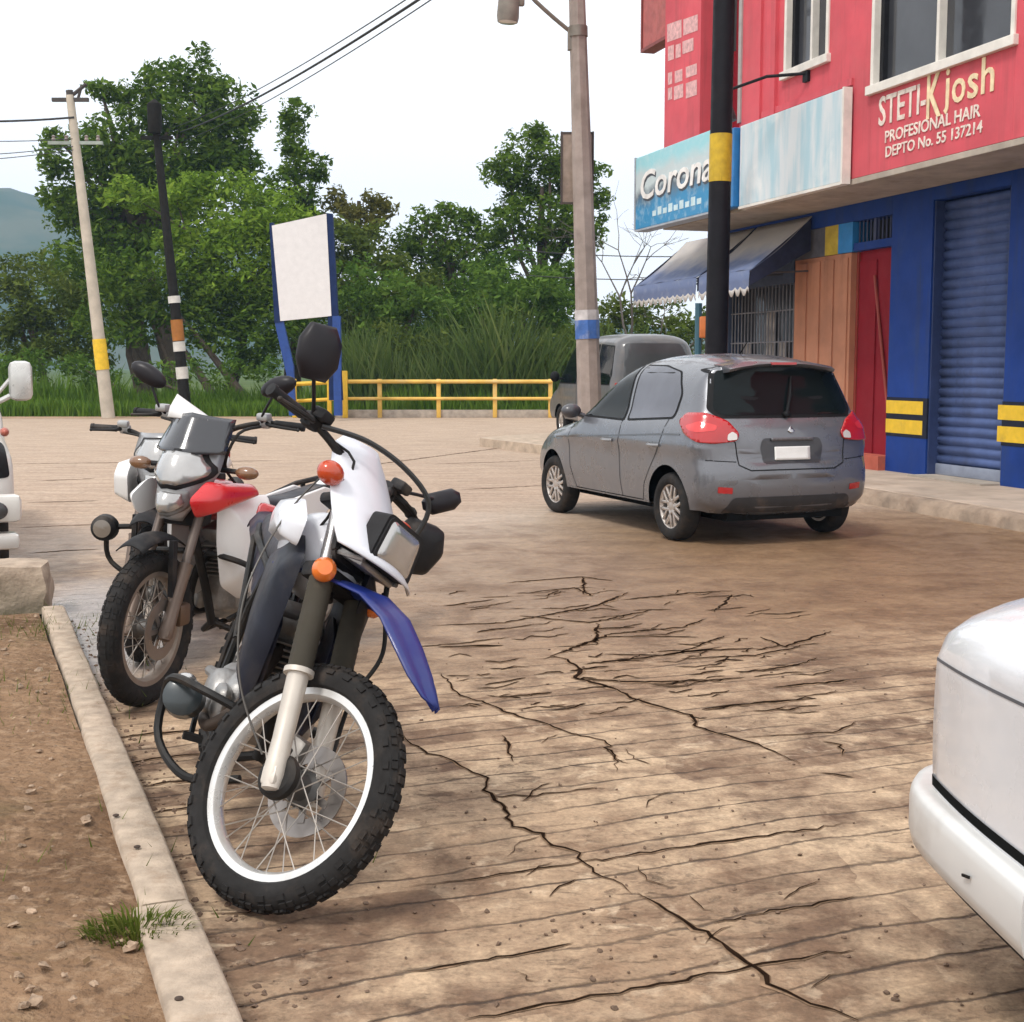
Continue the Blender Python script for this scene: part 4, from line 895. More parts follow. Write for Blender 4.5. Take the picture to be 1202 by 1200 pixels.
for q, n_2 in zip(plan0, nrm): rings.append([V((q.x + n_2.x * a, q.y + n_2.y * a, z)) for a, z in prof])
b = MB(); b.loft(rings); bo = b.obj('bumper', paint('bumper_white', (.66, .655, .64), .35, .42, .3), sed, angle=50)
b = MB(); b.loft([[V((q.x + n_2.x * a, q.y + n_2.y * a, z)) for a, z in ((-.05, .294), (-.002, .294), (-.01, .262), (-.05, .262))] for q, n_2 in zip(plan0, nrm)]); b.obj('bumper_skirt', trim, bo, angle=50)
b = MB(); dd = side_dec(bs, -1); b.box((-.34, -.879, .385), (.035, .004, .006), rot=(0, rad(-12), 0)); b.obj('scuff', trim, bo)
b = MB()
for s in (-1, 1):
    dd = side_dec(bs, s); dd.ribbon([(.25 + .325 * math.cos(q), .29 + .325 * math.sin(q)) for q in [math.pi * k / 18 for k in range(0, 19)]], .016, .006, b)
b.obj('wheel_arch_lip', white, sed, angle=80)
a = rad(5); fx = V((math.sin(a), -math.cos(a), 0)); lf = V((math.cos(a), math.sin(a), 0))
sed.rotation_euler = (0, 0, a - rad(90)); sed.location = V((.98, 3.36, 0)) + fx * .93 + lf * .80
# ------------------------------------------------------------------ poles, sign, railing, block, wires
cpole = M('pole_concrete', (.33, .27, .24), .85, var=.25, scale=4, bump=.006, dirt=.4, dirtcol=(.2, .15, .12), streak=.6); woodp = M('dark_pole_wood', (.018, .016, .014), .9, spec=.15, var=.35, scale=8, bump=.01)
steel = M('galvanised_steel', (.23, .20, .17), .5, .5, var=.2, dirt=.4)
def two(px0, py0, px1, py1, Y):
    a, b_ = D(px0, py0, Y), D(px1, py1, Y); return a, b_
# lamp post
a, b_ = two(690, 440, 677, 20, 22.3); dirv = (b_ - a) / (b_.z - a.z); base = a - dirv * (a.z - .0); LP = lambda z: base + dirv * z
lp = empty('lamp_post', base); tag(lp, 'tall concrete lamp post with street light and blue band behind the grey hatchback', 'lamp post')
LL = lambda z: LP(z) - base
m = MB(); m.tube([LL(z) for z in (0, 2, 4, 6, 8, 10.5)], [.205, .185, .165, .143, .122, .10], 8); m.obj('pole', cpole, lp, angle=20)
zb0, zb1 = D(690, 398, 22.3).z, D(690, 376, 22.3).z
m = MB(); m.tube([LL(zb0), LL(zb1)], .198, 8, cap=False); m.obj('painted_band', M('blue_band_paint', (.05, .14, .42), .6, var=.35, scale=5, dirt=.6, dirtcol=(.4, .42, .5)), lp, angle=20)
m = MB(); m.tube([LL(zb1), LL(zb1 + .16)], .197, 8, cap=False); m.obj('painted_band', M('white_band_paint', (.55, .52, .52), .7, var=.3), lp, angle=20)
z0 = D(680, 36, 22.3).z; arm = MB(); P_ = [D(672, 40, 22.3) - base, D(650, 22, 22.2) - base, D(628, 2, 22.1) - base, D(612, -14, 22.05) - base, D(598, -18, 22.0) - base]
arm.tube(catmull(P_, .15), .035, 8); arm.tube([LL(z0 - .10), LL(z0 + .06)], .155, 12); arm.box(P_[0] + V((-.03, 0, -.08)), (.12, .12, .34)); arm.obj('lamp_arm', steel, lp)
h = D(596, 6, 22.0) - base; m = MB(); m.lathe([(.03, .30), (.10, .27), (.165, .10), (.175, -.18), (.16, -.26)], h, (.06, 0, 1), 18); lh = m.obj('lamp_head', M('lamp_head_paint', (.22, .19, .16), .6, var=.25), lp)
m = MB(); m.lathe([(.155, -.262), (.13, -.275), (0, -.28)], h, (.06, 0, 1), 18); m.obj('lamp_glass', clearlens, lh)
m = MB(); m.box(h + V((.20, 0, .08)), (.10, .10, .20), bev=.03); m.obj('photocell_box', steel, lh)
# small board strapped to the post
p0, p1 = D(659, 235, 22.05), D(697, 151, 22.05); bd = empty('post_board', (p0 + p1) / 2 + V((0, .42, 0))); tag(bd, 'weathered brown board strapped to the concrete lamp post', 'sign board')
wd_, hh = (p1.x - p0.x), (p1.z - p0.z)
m = MB(); m.box((0, 0, 0), (wd_, .03, hh), bev=.004); m.obj('board', M('board_brown', (.30, .23, .19), .85, var=.3, dirt=.5), bd)
m = MB()
for s in (-1, 1): m.box((s * wd_ / 2, 0, 0), (.03, .06, hh + .04)); m.box((0, 0, s * hh / 2), (wd_ - .03, .05, .03))
m.obj('frame', M('board_frame', (.06, .045, .04), .7), bd)

# leaning concrete pole on the left
def pole(name, label, px0, py0, px1, py1, Y, r0, r1, mat, zx=0.0):
    a, b_ = two(px0, py0, px1, py1, Y); dv = (b_ - a) / (b_.z - a.z); bs_ = a - dv * a.z; root = empty(name, bs_); tag(root, label, 'utility pole')
    ht = b_.z + zx; m = MB(); m.tube([dv * z for z in (-.1, ht * .25, ht * .5, ht * .75, ht)], [lerp(r0, r1, q / 4) for q in range(5)], 12); m.obj('pole', mat, root); return root, dv, ht
up, dv, ht = pole('utility_pole', 'pale concrete utility pole leaning left in front of the big tree', 119, 430, 81, 112, 38.3, .19, .11, M('pale_concrete', (.50, .44, .36), .85, var=.2, scale=3))
m = MB(); m.tube([dv * 1.35, dv * 2.2], [.193, .189], 12, cap=False); m.obj('painted_band', yel, up)
m = MB(); q = dv * (ht - .12); m.box(q, (1.0, .1, .1)); m.tube([q + V((-.1, 0, 0)), q + V((.45, 0, .42))], .05, 6); m.tube([q + V((.2, 0, 0)), q + V((.32, 0, .38))], .04, 6); m.tube([q, q + V((-.02, 0, .25))], .1, 8); m.obj('crossarm', M('crossarm_dark', (.06, .05, .045), .8), up)
q = dv * (D(96, 168, 38.3).z); m = MB(); m.box(q, (1.5, .09, .09)); m.obj('crossarm', M('crossarm_grey', (.30, .34, .30), .7), up)
cer = M('ceramic', (.25, .2, .18), .3)
for s in (-.6, -.25, .3, .62): m = MB(); m.lathe([(.03, 0), (.06, .05), (.04, .1), (.06, .14), (0, .18)], q + V((s, 0, .04)), (0, 0, 1), 10); m.obj('insulator', cer, up)
dp, dv2, ht2 = pole('utility_pole', 'dark wooden utility pole with white marks standing against the big tree', 214, 450, 179, 122, 39.6, .17, .10, woodp)
m = MB(); z = D(204, 162, 39.6).z; m.box(dv2 * z, (.9, .1, .1)); m.lathe([(.16, -.5), (.2, -.4), (.2, .3), (.0, .45)], dv2 * (z + .6) + V((.05, -.2, 0)), (0, 0, 1), 12); m.obj('crossarm', woodp, dp)
for py, hh_, nm in ((407, .14, 'white_mark'), (438, .17, 'white_mark'), (352, .1, 'white_mark')):
    z = D(210, py, 39.6).z; m = MB(); m.tube([dv2 * (z - hh_), dv2 * (z + hh_)], .178, 12, cap=False); m.obj(nm, M('mark_white', (.62, .60, .56), .7), dp)
z = D(206, 388, 39.6).z; m = MB(); m.tube([dv2 * (z - .3), dv2 * (z + .3)], .176, 12, cap=False); m.obj('orange_mark', M('mark_orange', (.35, .13, .02), .7), dp)
# black and yellow pole at the kerb
bp_, dv3, ht3 = pole('utility_pole', 'black pole with one yellow band in front of the shop signs', 840, 400, 849, 0, 15.9, .135, .118, M('black_pole_paint', (.009, .008, .011), .55, var=.3, scale=5, spec=.18, dirt=.25, dirtcol=(.03, .025, .025)), 2.0)
z0, z1 = D(848, 214, 15.9).z, D(848, 158, 15.9).z; m = MB(); m.tube([dv3 * z0, dv3 * z1], .130, 14, cap=False); m.obj('yellow_band', M('band_yellow', (.55, .36, .015), .6, var=.25, scale=9), bp_)
m = MB(); m.tube([dv3 * 5 + V((.13, 0, 0)), dv3 * 9 + V((.125, 0, 0))], .02, 6); m.obj('cable_duct', M('duct', (.05, .05, .05), .6), bp_)
# service post with an orange box under the awning
q = D(823, 470, 17.6); sp_ = empty('service_post', (q.x, q.y, .15)); tag(sp_, 'thin teal post carrying an orange meter box beneath the awning', 'post')
zt, zb_ = D(823, 372, 17.6).z, D(823, 397, 17.6).z
m = MB(); m.tube([(-.06, 0, 0), (-.06, 0, 2.1)], .045, 8); m.obj('post', M('teal_post', (.03, .10, .14), .5), sp_)
m = MB(); m.box((.03, -.08, (zt + zb_) / 2 - .15), (.17, .12, zt - zb_), bev=.015); m.obj('meter_box', M('orange_box', (.55, .16, .04), .6, var=.2), sp_)

# white totem sign on blue legs
Y = 36.5; c0 = [D(318, 265, Y), D(382, 251, Y), D(388, 371, Y), D(328, 377, Y)]
ts = empty('totem_sign', (D(360, 490, Y).x, Y, 0)); tag(ts, 'blank white sign panel on a blue two legged frame by the yellow railing', 'sign'); o0 = ts.location
def loc(p, dy=0): return p - o0 + V((0, dy, 0))
m = MB(); m.loft([[loc(p) for p in c0], [loc(p, .12) for p in c0]]); m.obj('panel', M('panel_white', (.72, .70, .70), .5, var=.06), ts, smooth=False)
fb = M('sign_blue_paint', (.008, .022, .085), .6, spec=.2, var=.2); fbr = M('sign_bright_blue', (.012, .055, .25), .6, var=.2)
m = MB(); fr = [D(382, 250, Y), D(389, 251, Y), D(401, 470, Y), D(385, 470, Y)]; m.loft([[loc(p, .02) for p in fr], [loc(p, .22) for p in fr]]); m.obj('frame', fb, ts, smooth=False)
m = MB(); fr = [D(315, 262, Y), D(319, 261, Y), D(330, 378, Y), D(321, 379, Y)]; m.loft([[loc(p, .01) for p in fr], [loc(p, .3) for p in fr]]); m.obj('frame', fb, ts, smooth=False)
m = MB(); fr = [D(321, 378, Y), D(331, 377, Y), D(343, 430, Y), D(346, 488, Y), D(338, 488, Y), D(335, 440, Y)]; m.loft([[loc(p, .03) for p in fr], [loc(p, .2) for p in fr]]); m.obj('leg', fbr, ts, smooth=False)
m = MB(); fr = [D(389, 371, Y), D(398, 371, Y), D(400, 488, Y), D(391, 488, Y)]; m.loft([[loc(p, .0) for p in fr], [loc(p, .24) for p in fr]]); m.obj('leg', fbr, ts, smooth=False)

# yellow railing
ry = M('railing_yellow', (.74, .46, .09), .6, var=.25, scale=2, dirt=.5, dirtcol=(.68, .55, .35)); ry2 = M('railing_bright_yellow', (.75, .46, .03), .55, var=.15)
rl = empty('railing', (-6.3, 38.6, 0)); tag(rl, 'low yellow pipe railing along the far edge of the street', 'railing'); ro = rl.location
for px in (345, 386, 445, 514, 580, 645):
    q = D(px, 489, 38.6) - ro; z1 = D(px, 445, 38.6).z; m = MB(); m.box((q.x, 0, z1 / 2), (.12, .12, z1), bev=.015); m.obj('post', ry if px > 400 else ry2, rl)
q = D(404, 489, 38.4) - ro; m = MB(); m.box((q.x, -.15, .66), (.15, .14, 1.32), bev=.015); m.obj('post', ry2, rl)
for py, r in ((448, .055), (468, .045)):
    z = D(500, py, 38.6).z
    m = MB(); m.tube([(D(403, py, 38.6).x - ro.x, -.08, z), (D(647, py, 38.6).x - ro.x, -.08, z)], r, 8); m.obj('rail', ry, rl)
    m = MB(); m.tube([(D(341, py + 4, 38.6).x - ro.x, .3, z - .08), (D(404, py, 38.6).x - ro.x, -.09, z)], r * 1.1, 8); m.obj('rail', ry2, rl)
q = D(525, 489, 38.8) - ro; m = MB(); m.box((q.x, .12, .10), (6.4, .2, .24), bev=.02); m.obj('plinth', M('plinth_concrete', (.42, .36, .30), .9, var=.3), rl)

# concrete block at the end of the kerb
bk = MB(); c = G(20, 727); rings = []
bm = bmesh.new(); bmesh.ops.create_cube(bm, size=1); bmesh.ops.subdivide_edges(bm, edges=bm.edges[:], cuts=7, use_grid_fill=True)
for v in bm.verts:
    v.co = V((v.co.x * .62, v.co.y * .42, v.co.z * .30)); q = v.co.copy(); k = noise.noise(q * 5); k2 = noise.noise(q * 14 + V((4, 0, 0)))
    cr_ = max(0, abs(q.x) / .31 + abs(q.z) / .15 + abs(q.y) / .21 - 2.1); v.co -= q.normalized() * (cr_ * .05 + .03 * k + .012 * k2)
bm.verts.index_update(); bk.add([v.co for v in bm.verts], [[v.index for v in f.verts] for f in bm.faces]); bm.free()
o = bk.obj('concrete_block', M('rubble_concrete', (.42, .33, .25), .95, var=.35, scale=5, bump=.02, dirt=.8, dirtcol=(.16, .11, .08)), angle=50); o.location = (G(44, 725).x - .30, c.y + .17, .155); o.rotation_euler = (0, 0, rad(14)); tag(o, 'rough grey concrete block at the far end of the kerb', 'block')

# overhead cables
wire = M('cable_black', (.02, .02, .022), .7)
def cable(p0, p1, sag, r, label, group=None):
    n = 24; m = MB(); mid = (p0 + p1) / 2
    m.tube([p0.lerp(p1, i / n) - mid - V((0, 0, sag * 4 * (i / n) * (1 - i / n))) for i in range(n + 1)], r, 5); o = m.obj('overhead_cable', wire); o.location = mid; tag(o, label, 'cable', group)
g_ = 'cables rising to the upper middle'
for (x0, y0, x1, y1, r, lb) in ((276, 104, 462, -8, .012, 'uppermost cable of the three rising from the big tree to the top'), (284, 109, 474, -6, .026, 'thick middle cable of the three rising from the big tree to the top'), (291, 116, 492, -8, .012, 'lowest cable of the three rising from the big tree to the top')):
    a = D(x0, y0, 38); b_ = D(x1, y1, 24); e = (b_ - a); cable(a - e * .9, b_ + e * .5, .35, r, lb, g_)
g2 = 'cables on the left'
tip = D(84, 135, 38.2)
for (y0, y1, r, lb) in ((131, 138, .03, 'thick dark cable running from the leaning concrete pole to the left edge'), (150, 163, .012, 'thin cable to the left edge just below the thick dark one'), (182, 172, .012, 'thin cable to the left edge level with the grey crossarm'), (192, 176, .012, 'lowest thin cable from the grey crossarm to the left edge')):
    a = D(-260, y0 - 8, 37.5); b_ = D(86, y1, 38.2); cable(a, b_, .25, r, lb, g2)
g3 = 'cables behind the lamp post'
for (y0, y1, lb) in ((293, 300, 'upper thin cable crossing the gap between the dark tree and the awning'), (322, 326, 'lower thin cable crossing the gap between the dark tree and the awning')):
    cable(D(600, y0, 40), D(860, y1, 36), .1, .014, lb, g3)
# ------------------------------------------------------------------ motorcycles (local x forward, y left, z up; rear axle at x = 0)
chrome = M('worn_chrome', (.62, .60, .58), .22, .9, var=.12); alum = M('cast_aluminium', (.34, .33, .32), .45, .75, var=.25, scale=12, bump=.004, dirt=.5, dirtcol=(.16, .12, .09))
slider = M('fork_slider_paint', (.55, .50, .44), .45, .25, var=.15, dirt=.5, dirtcol=(.30, .22, .15)); gaiter = M('fork_gaiter_rubber', (.05, .043, .032), .8, spec=.25, var=.2, dirt=.6, dirtcol=(.12, .095, .07))
mblack = M('black_steel', (.014, .013, .0125), .55, .1, spec=.3, var=.3, dirt=.5, dirtcol=(.10, .075, .055)); plast = M('black_plastic', (.015, .0145, .016), .6, spec=.25, var=.2, scale=10, dirt=.45, dirtcol=(.12, .095, .075))
rimal = M('polished_rim', (.74, .73, .71), .3, .55, var=.1, dirt=.35, dirtcol=(.34, .26, .18)); dullrim = M('dull_rim', (.30, .25, .21), .5, .5, var=.2, dirt=.6, dirtcol=(.2, .14, .1)); spokem = M('spoke_steel', (.42, .38, .34), .4, .8, var=.2)
discm = M('brake_steel', (.30, .27, .25), .35, .8, var=.2); seatm = M('seat_vinyl', (.022, .022, .03), .6, var=.2, dirt=.4); mglass = M('mirror_back', (.011, .009, .012), .45, var=.2, spec=.3)
wplast = paint('white_plastic', (.70, .71, .76), .4, .35, .14); whitep = paint('plain_white_plastic', (.74, .73, .72), .35, .4, .2); lens = M('headlight_glass', (.46, .45, .44), .16, .6, var=.16, scale=9, coat=1.0)
RK = rad(27); dF = V((-math.sin(RK), 0, math.cos(RK))); pF = V((math.cos(RK), 0, math.sin(RK)))

def spoked_wheel(root, name, x, R, w, rimr, rim_mat, knob, Mst=None, disc=0.0, hubr=.055, drum=False):
    hub = MB(); hub.lathe([(0, -.10), (.017, -.10), (.017, -.06), (hubr * .75, -.055), (hubr, -.045), (hubr * .7, -.03), (hubr * .62, 0), (hubr * .7, .03), (hubr, .045), (hubr * .75, .055), (.017, .06), (.017, .10), (0, .10)], (0, 0, 0), (0, 1, 0), 28)
    if drum: hub.lathe([(.0, -.05), (.075, -.05), (.082, -.02), (.082, .03), (.07, .045), (0, .045)], (0, 0, 0), (0, 1, 0), 28)
    h = hub.obj(name, M(name + '_hub', (.10, .095, .09), .5, .5, var=.25, dirt=.4), root)
    Mx = Matrix.Translation((x, 0, R)); h.matrix_basis = (Mst @ Mx) if Mst else Mx
    t = MB(); hw = w / 2; rc = R - hw * 1.08; n = 15; prof = []
    for i in range(n):
        a = -rad(118) + rad(236) * i / (n - 1); prof.append((rc + hw * 1.05 * math.cos(a), hw * math.sin(a)))
    prof.append((rimr - .002, hw * .55)); prof.append((rimr - .002, -hw * .55)); t.lathe(prof, (0, 0, 0), (0, 1, 0), 72, closed=True)
    N = int(2 * math.pi * R / .034)
    for k in range(N):                                        # tread blocks
        a = 2 * math.pi * k / N; c, s = math.cos(a), math.sin(a)
        for j, (yy, tl) in enumerate(((0, 0), (-.55, -.62), (.55, .62), (-.9, -1.15), (.9, 1.15))):
            off = (k % 2) * .5 if j == 0 else ((k + j) % 2) * .5
            a2 = a + off * 2 * math.pi / N * .6; c, s = math.cos(a2), math.sin(a2)
            if j > 2 and k % 2: continue
            ph = tl; rr = rc + hw * 1.05 * math.cos(ph) + knob * .3 * math.cos(ph); py = hw * math.sin(ph) * 1.04
            B3 = Matrix(((c, 0, -s), (0, 1, 0), (s, 0, c))) @ Matrix(((math.cos(ph), -math.sin(ph), 0), (math.sin(ph), math.cos(ph), 0), (0, 0, 1)))
            t.box((rr * c, py, rr * s), (knob * 1.4, hw * (.55 if j == 0 else .36), .019 if j < 3 else .024), B3)
    t.obj('tyre', rubber, h, angle=35)
    r = MB(); rw = hw * .62
    r.lathe([(rimr + .006, -rw), (rimr + .006, -rw * .8), (rimr - .010, -rw * .66), (rimr - .020, 0), (rimr - .010, rw * .66), (rimr + .006, rw * .8), (rimr + .006, rw), (rimr - .020, rw * .95), (rimr - .030, rw * .4), (rimr - .030, -rw * .4), (rimr - .020, -rw * .95)], (0, 0, 0), (0, 1, 0), 72, closed=True)
    r.obj('rim', rim_mat, h, angle=45)
    first = {}
    for k in range(32):
        sd = 1 if k % 2 else -1; tw = 1 if (k // 2) % 2 else -1; key = (sd, tw); a = 2 * math.pi * k / 32
        if key not in first:
            q = MB(); b = rad(62) * tw
            q.tube([(hubr * .92 * math.cos(b), sd * .043, hubr * .92 * math.sin(b)), ((rimr - .022), sd * .006, 0)], .0021, 5); o = q.obj('spoke', spokem, h); first[key] = o
        else: o = first[key].copy(); COL.objects.link(o)
        o.rotation_euler = (0, a, 0)
    if disc:
        d_ = MB(); yy = .062
        d_.lathe([(disc, yy), (disc, yy + .005), (disc * .62, yy + .005), (disc * .62, yy)], (0, 0, 0), (0, 1, 0), 40, closed=True)
        for k in range(6):
            a = math.pi * k / 3; c, s = math.cos(a), math.sin(a); d_.box((c * disc * .42, yy, s * disc * .42), (disc * .55, .006, .022), Matrix(((c, 0, -s), (0, 1, 0), (s, 0, c))))
        d_.obj('brake_disc', discm, h)
    return h

def motorcycle(c):
    wb, R, Rr = c['wb'], c['R'], c['Rr']; root = empty('motorcycle'); tag(root, c['label'], 'motorcycle', 'motorcycles parked along the kerb')
    ax = V((wb, 0, R)); q = ax - pF * c.get('off', .05)
    Ms = Matrix.Translation(q) @ Matrix.Rotation(c['steer'], 4, dF) @ Matrix.Translation(-q)
    def fp(m, name, mat, par=None, **k):                       # part of the steered front end
        o = m.obj(name, mat, par or root, **k)
        if par is None: o.matrix_basis = Ms
        return o
    spoked_wheel(root, 'front_wheel', wb, R, c['fw'], c['frim'], c['frimmat'], c['knob'], Ms, .13)
    spoked_wheel(root, 'rear_wheel', 0, Rr, c['rw'], Rr - c['rw'] * .72, dullrim, .008, None, 0, .06, True)
    top = c.get('ftop', .86)
    for s in (-1, 1):
        m = MB(); b = ax + V((0, s * .092, 0)); m.tube([b + dF * .26, b + dF * top], .0205, 14); lg = fp(m, 'fork_leg', c.get('tube', chrome))
        m = MB(); m.tube([b + dF * z - pF * 0 for z in (-.045, -.04, .0, .05, .10, .29, .30)], [.016, .026, .032, .030, .0285, .031, .034], 16); m.box(b + dF * -.005 + V((0, 0, 0)), (.05, .055, .06), Matrix.Rotation(-RK, 3, 'Y'), bev=.012); fp(m, 'fork_slider', c['slider'], lg)
        m = MB()
        if c['gaiter']:
            n = 15; P = []; r_ = []
            for k in range(n * 2 + 1): P.append(b + dF * (.295 + (c['gtop'] - .295) * k / (n * 2))); r_.append(.0365 if k % 2 else .0352)
            P = [b + dF * .29] + P; r_ = [.04] + r_; m.tube(P, r_, 16); fp(m, 'fork_gaiter', gaiter, lg)
            m = MB(); m.tube([b + dF * .283, b + dF * .298], .043, 16); fp(m, 'collar', c['slider'], lg)
    m = MB()
    for z, th in ((c.get('lowclamp', .60), .05), (top - .03, .035)):
        o_ = ax + dF * z; m.box(o_ - pF * .02, (.075, .25, th), Matrix.Rotation(-RK, 3, 'Y'), bev=.012)
    m.tube([ax + dF * .55 - pF * .05, ax + dF * (top + .01) - pF * .05], .028, 12); fp(m, 'triple_clamp', c.get('clamp', plast))
    # handlebar
    bc = ax + dF * (top + .05) - pF * .03 + V(c.get('baroff', (0, 0, 0))); bw = c['barw']; rise = c['rise']
    hp = catmull([bc + V((-.10, -bw, rise)), bc + V((-.075, -bw + .16, rise + .005)), bc + V((-.01, -.15, rise - .02)), bc + V((.0, -.07, .0)), bc, bc + V((0, .07, 0)), bc + V((-.01, .15, rise - .02)), bc + V((-.075, bw - .16, rise + .005)), bc + V((-.10, bw, rise))], .02)
    m = MB(); m.tube(hp, .0125, 10); m.tube([bc + V((-.005, -.15, rise - .02)), bc + V((-.005, .15, rise - .02))], .009, 8); m.box(bc - V((0, 0, .03)), (.06, .12, .07), bev=.012); bar = fp(m, 'handlebar', mblack)
    for s in (-1, 1):
        e0 = bc + V((-.10, s * bw, rise)); e1 = bc + V((-.083, s * (bw - .125), rise + .004)); dr = (e0 - e1).normalized()
        m = MB(); m.tube([e1, e0 + dr * .004], .0175, 12); m.lathe([(.0, .012), (.02, .01), (.021, -.004), (.0, -.006)], e0, dr, 12); fp(m, 'grip', plast, bar)
        m = MB(); m.tube([e1 - dr * .03 + V((.02, 0, 0)), e1 + V((.055, 0, -.004)), e1 + dr * .06 + V((.058, 0, -.008)), e0 + V((.045, 0, -.012))], [.011, .008, .007, .006], 8); m.blob(e0 + V((.045, 0, -.012)), (.008, .008, .008)); fp(m, 'lever', c.get('lever', mblack), bar)
        m = MB(); m.box(e1 - dr * .045, (.055, .055, .05), bev=.014); m.box(e1 - dr * .04 + V((.03, 0, .028)), (.06, .055, .035), bev=.01); fp(m, 'switchgear', c.get('switch', plast), bar)
    # frame, engine, exhaust
    sh = ax + dF * .58 - pF * .055; st = ax + dF * .74 - pF * .05; m = MB()
    m.tube([st, V((.78, 0, .86)), V((.36, 0, .78)), V((.22, 0, .62)), V((.27, 0, .36))], .021, 10); m.tube([sh, sh + V((-.05, 0, -.18)), V((wb - .44, 0, .42)), V((wb - .48, 0, .27))], .02, 10)
    for s in (-1, 1):
        m.tube([V((wb - .48, 0, .28)), V((wb - .56, s * .10, .22)), V((.35, s * .11, .24)), V((.22, s * .09, .36)), V((.24, s * .08, .62)), V((.40, s * .08, .78))], .015, 8); m.tube([V((.40, s * .08, .78)), V((-.02, s * .10, .84)), V((-.28, s * .07, .86))], .014, 8); m.tube([V((.24, s * .09, .5)), V((-.1, s * .1, .83))], .012, 8)
    m.obj('frame', c.get('framemat', mblack), root)
    ex = .62; m = MB(); m.box((ex - .03, 0, .36), (.34, .27, .20), bev=.05, seg=3); m.box((ex + .06, 0, .40), (.22, .20, .20), bev=.04, seg=3)
    for s in (-1, 1): m.lathe([(.0, .045), (.06, .045), (.085, .03), (.095, 0), (.095, -.03)], (ex - .02 + (s > 0) * .02, s * .135, .36), (0, s, 0), 28)
    m.box((ex + .12, -.14, .37), (.12, .05, .12), bev=.025); en = m.obj('engine', c.get('engmat', alum), root, angle=50)
    m = MB()
    ca = V((.26, 0, .966)); R3 = V((0, 0, 1)).rotation_difference(ca).to_matrix()
    for k in range(8): m.box(V((ex + .10, 0, .50)) + ca * (k * .021), (.17 - .004 * (k % 2), .19, .008), R3, bev=.002)
    m.box(V((ex + .10, 0, .50)) + ca * .08, (.11, .12, .17), R3); m.box(V((ex + .10, 0, .50)) + ca * .20, (.16, .17, .07), R3, bev=.025); m.obj('cylinder', c.get('engmat', alum), en)
    m = MB(); P = catmull([V((ex + .19, -.03, .60)), V((ex + .27, -.06, .54)), V((ex + .27, -.11, .40)), V((ex + .16, -.165, .30)), V((.40, -.13, .30)), V((.30, 0, .34)), V((.22, .13, .50)), V((.06, .145, .62))], .03); m.tube(P, .019, 10); xp = m.obj('exhaust_pipe', c.get('pipe', mblack), root)
    m = MB(); m.tube([V((.10, .14, .60)), V((.06, .145, .62)), V((-.28, .15, .74)), V((-.31, .15, .75))], [.03, .052, .056, .04], 18); m.obj('muffler', c.get('muff', mblack), xp)
    m = MB()
    for s in (-1, 1): m.tube([V((.32, s * .10, .36)), V((.0, s * .11, Rr))], [.026, .02], 8)
    m.box((.30, 0, .36), (.06, .2, .07), bev=.02); m.obj('swing_arm', c.get('swing', alum), root)
    for s in (-1, 1):
        m = MB(); m.tube([V((.42, s * .13, .29)), V((.42, s * .26, .28))], .013, 8); m.box((.42, s * .225, .292), (.05, .09, .025), bev=.006); m.obj('foot_peg', mblack, root)
    m = MB(); m.tube([V((.50, .12, .24)), V((.53, .20, .10)), V((.54, .27, -.04))], .011, 8); m.box((.54, .275, -.045), (.06, .05, .012)); m.obj('side_stand', mblack, root)
    m = MB(); m.tube([V((.62, -.19, .34)), V((.78, -.2, .25)), V((.83, -.2, .26))], .009, 6); m.box((.83, -.2, .265), (.03, .06, .02)); m.obj('brake_pedal', mblack, root)
    # tank, seat, tail
    tk = c['tank']; rings = []
    for x, hw_, z0, z1 in tk:
        rings.append([V((x, hw_ * math.cos(a) * (1 if math.sin(a) > 0 else .9), (z0 + z1) / 2 + (z1 - z0) / 2 * math.copysign(abs(math.sin(a)) ** .8, math.sin(a)))) for a in [2 * math.pi * k / 24 for k in range(24)]])
    m = MB(); m.loft(rings); tko = m.obj('fuel_tank', c['tankmat'], root, sub=1)
    fx = tk[len(tk) // 2]; m = MB(); m.lathe([(0, .028), (.026, .028), (.03, .02), (.03, 0)], (fx[0], 0, fx[3] - .008), (0, 0, 1), 20); m.obj('filler_cap', c.get('cap', plast), tko)
    rings = []
    for x, hw_, z0, z1 in c['seat']:
        rings.append([V((x, hw_ * math.copysign(abs(math.cos(a)) ** .6, math.cos(a)), (z0 + z1) / 2 + (z1 - z0) / 2 * math.copysign(abs(math.sin(a)) ** .7, math.sin(a)))) for a in [2 * math.pi * k / 20 for k in range(20)]])
    m = MB(); m.loft(rings); m.obj('seat', c.get('seatmat', seatm), root, sub=1)
    m = MB(); rows = []
    for x, z, hw_ in ((.10, .70, .07), (-.10, .80, .09), (-.30, .86, .10), (-.50, .88, .085), (-.66, .84, .07)):
        rows.append([V((x, hw_ * k / 4, z + .03 * (1 - (k / 4) ** 2) - .03 * (abs(k) == 4))) for k in range(-4, 5)])
    m.loft(rows, closed=False, caps=False); m.obj('rear_fender', c['tailmat'], root, solid=.006, angle=60)
    m = MB(); m.box((-.52, 0, .90), (.06, .14, .07), bev=.02); m.obj('tail_light', redlens, root)
    for s in (-1, 1):
        if c.get('rsig', 1): m = MB(); m.tube([V((-.42, s * .06, .86)), V((-.44, s * .16, .86))], .008, 6); m.blob((-.44, s * .19, .86), (.03, .035, .028)); m.obj('rear_signal', amber, root)
        m = MB(); rows = []                                    # side panels below the seat
        P = [(.42, .80), (.05, .84), (-.12, .80), (.12, .66), (.34, .62)]
        m.prism(P, (0, s * .10 if s > 0 else -.08, 0), (1, 0, 0), (0, 0, 1), -.02 if s < 0 else -.02); m.obj('side_panel', c['tailmat'], root, bev=.006)
    c['front'](root, fp, ax, bc, c, Ms)
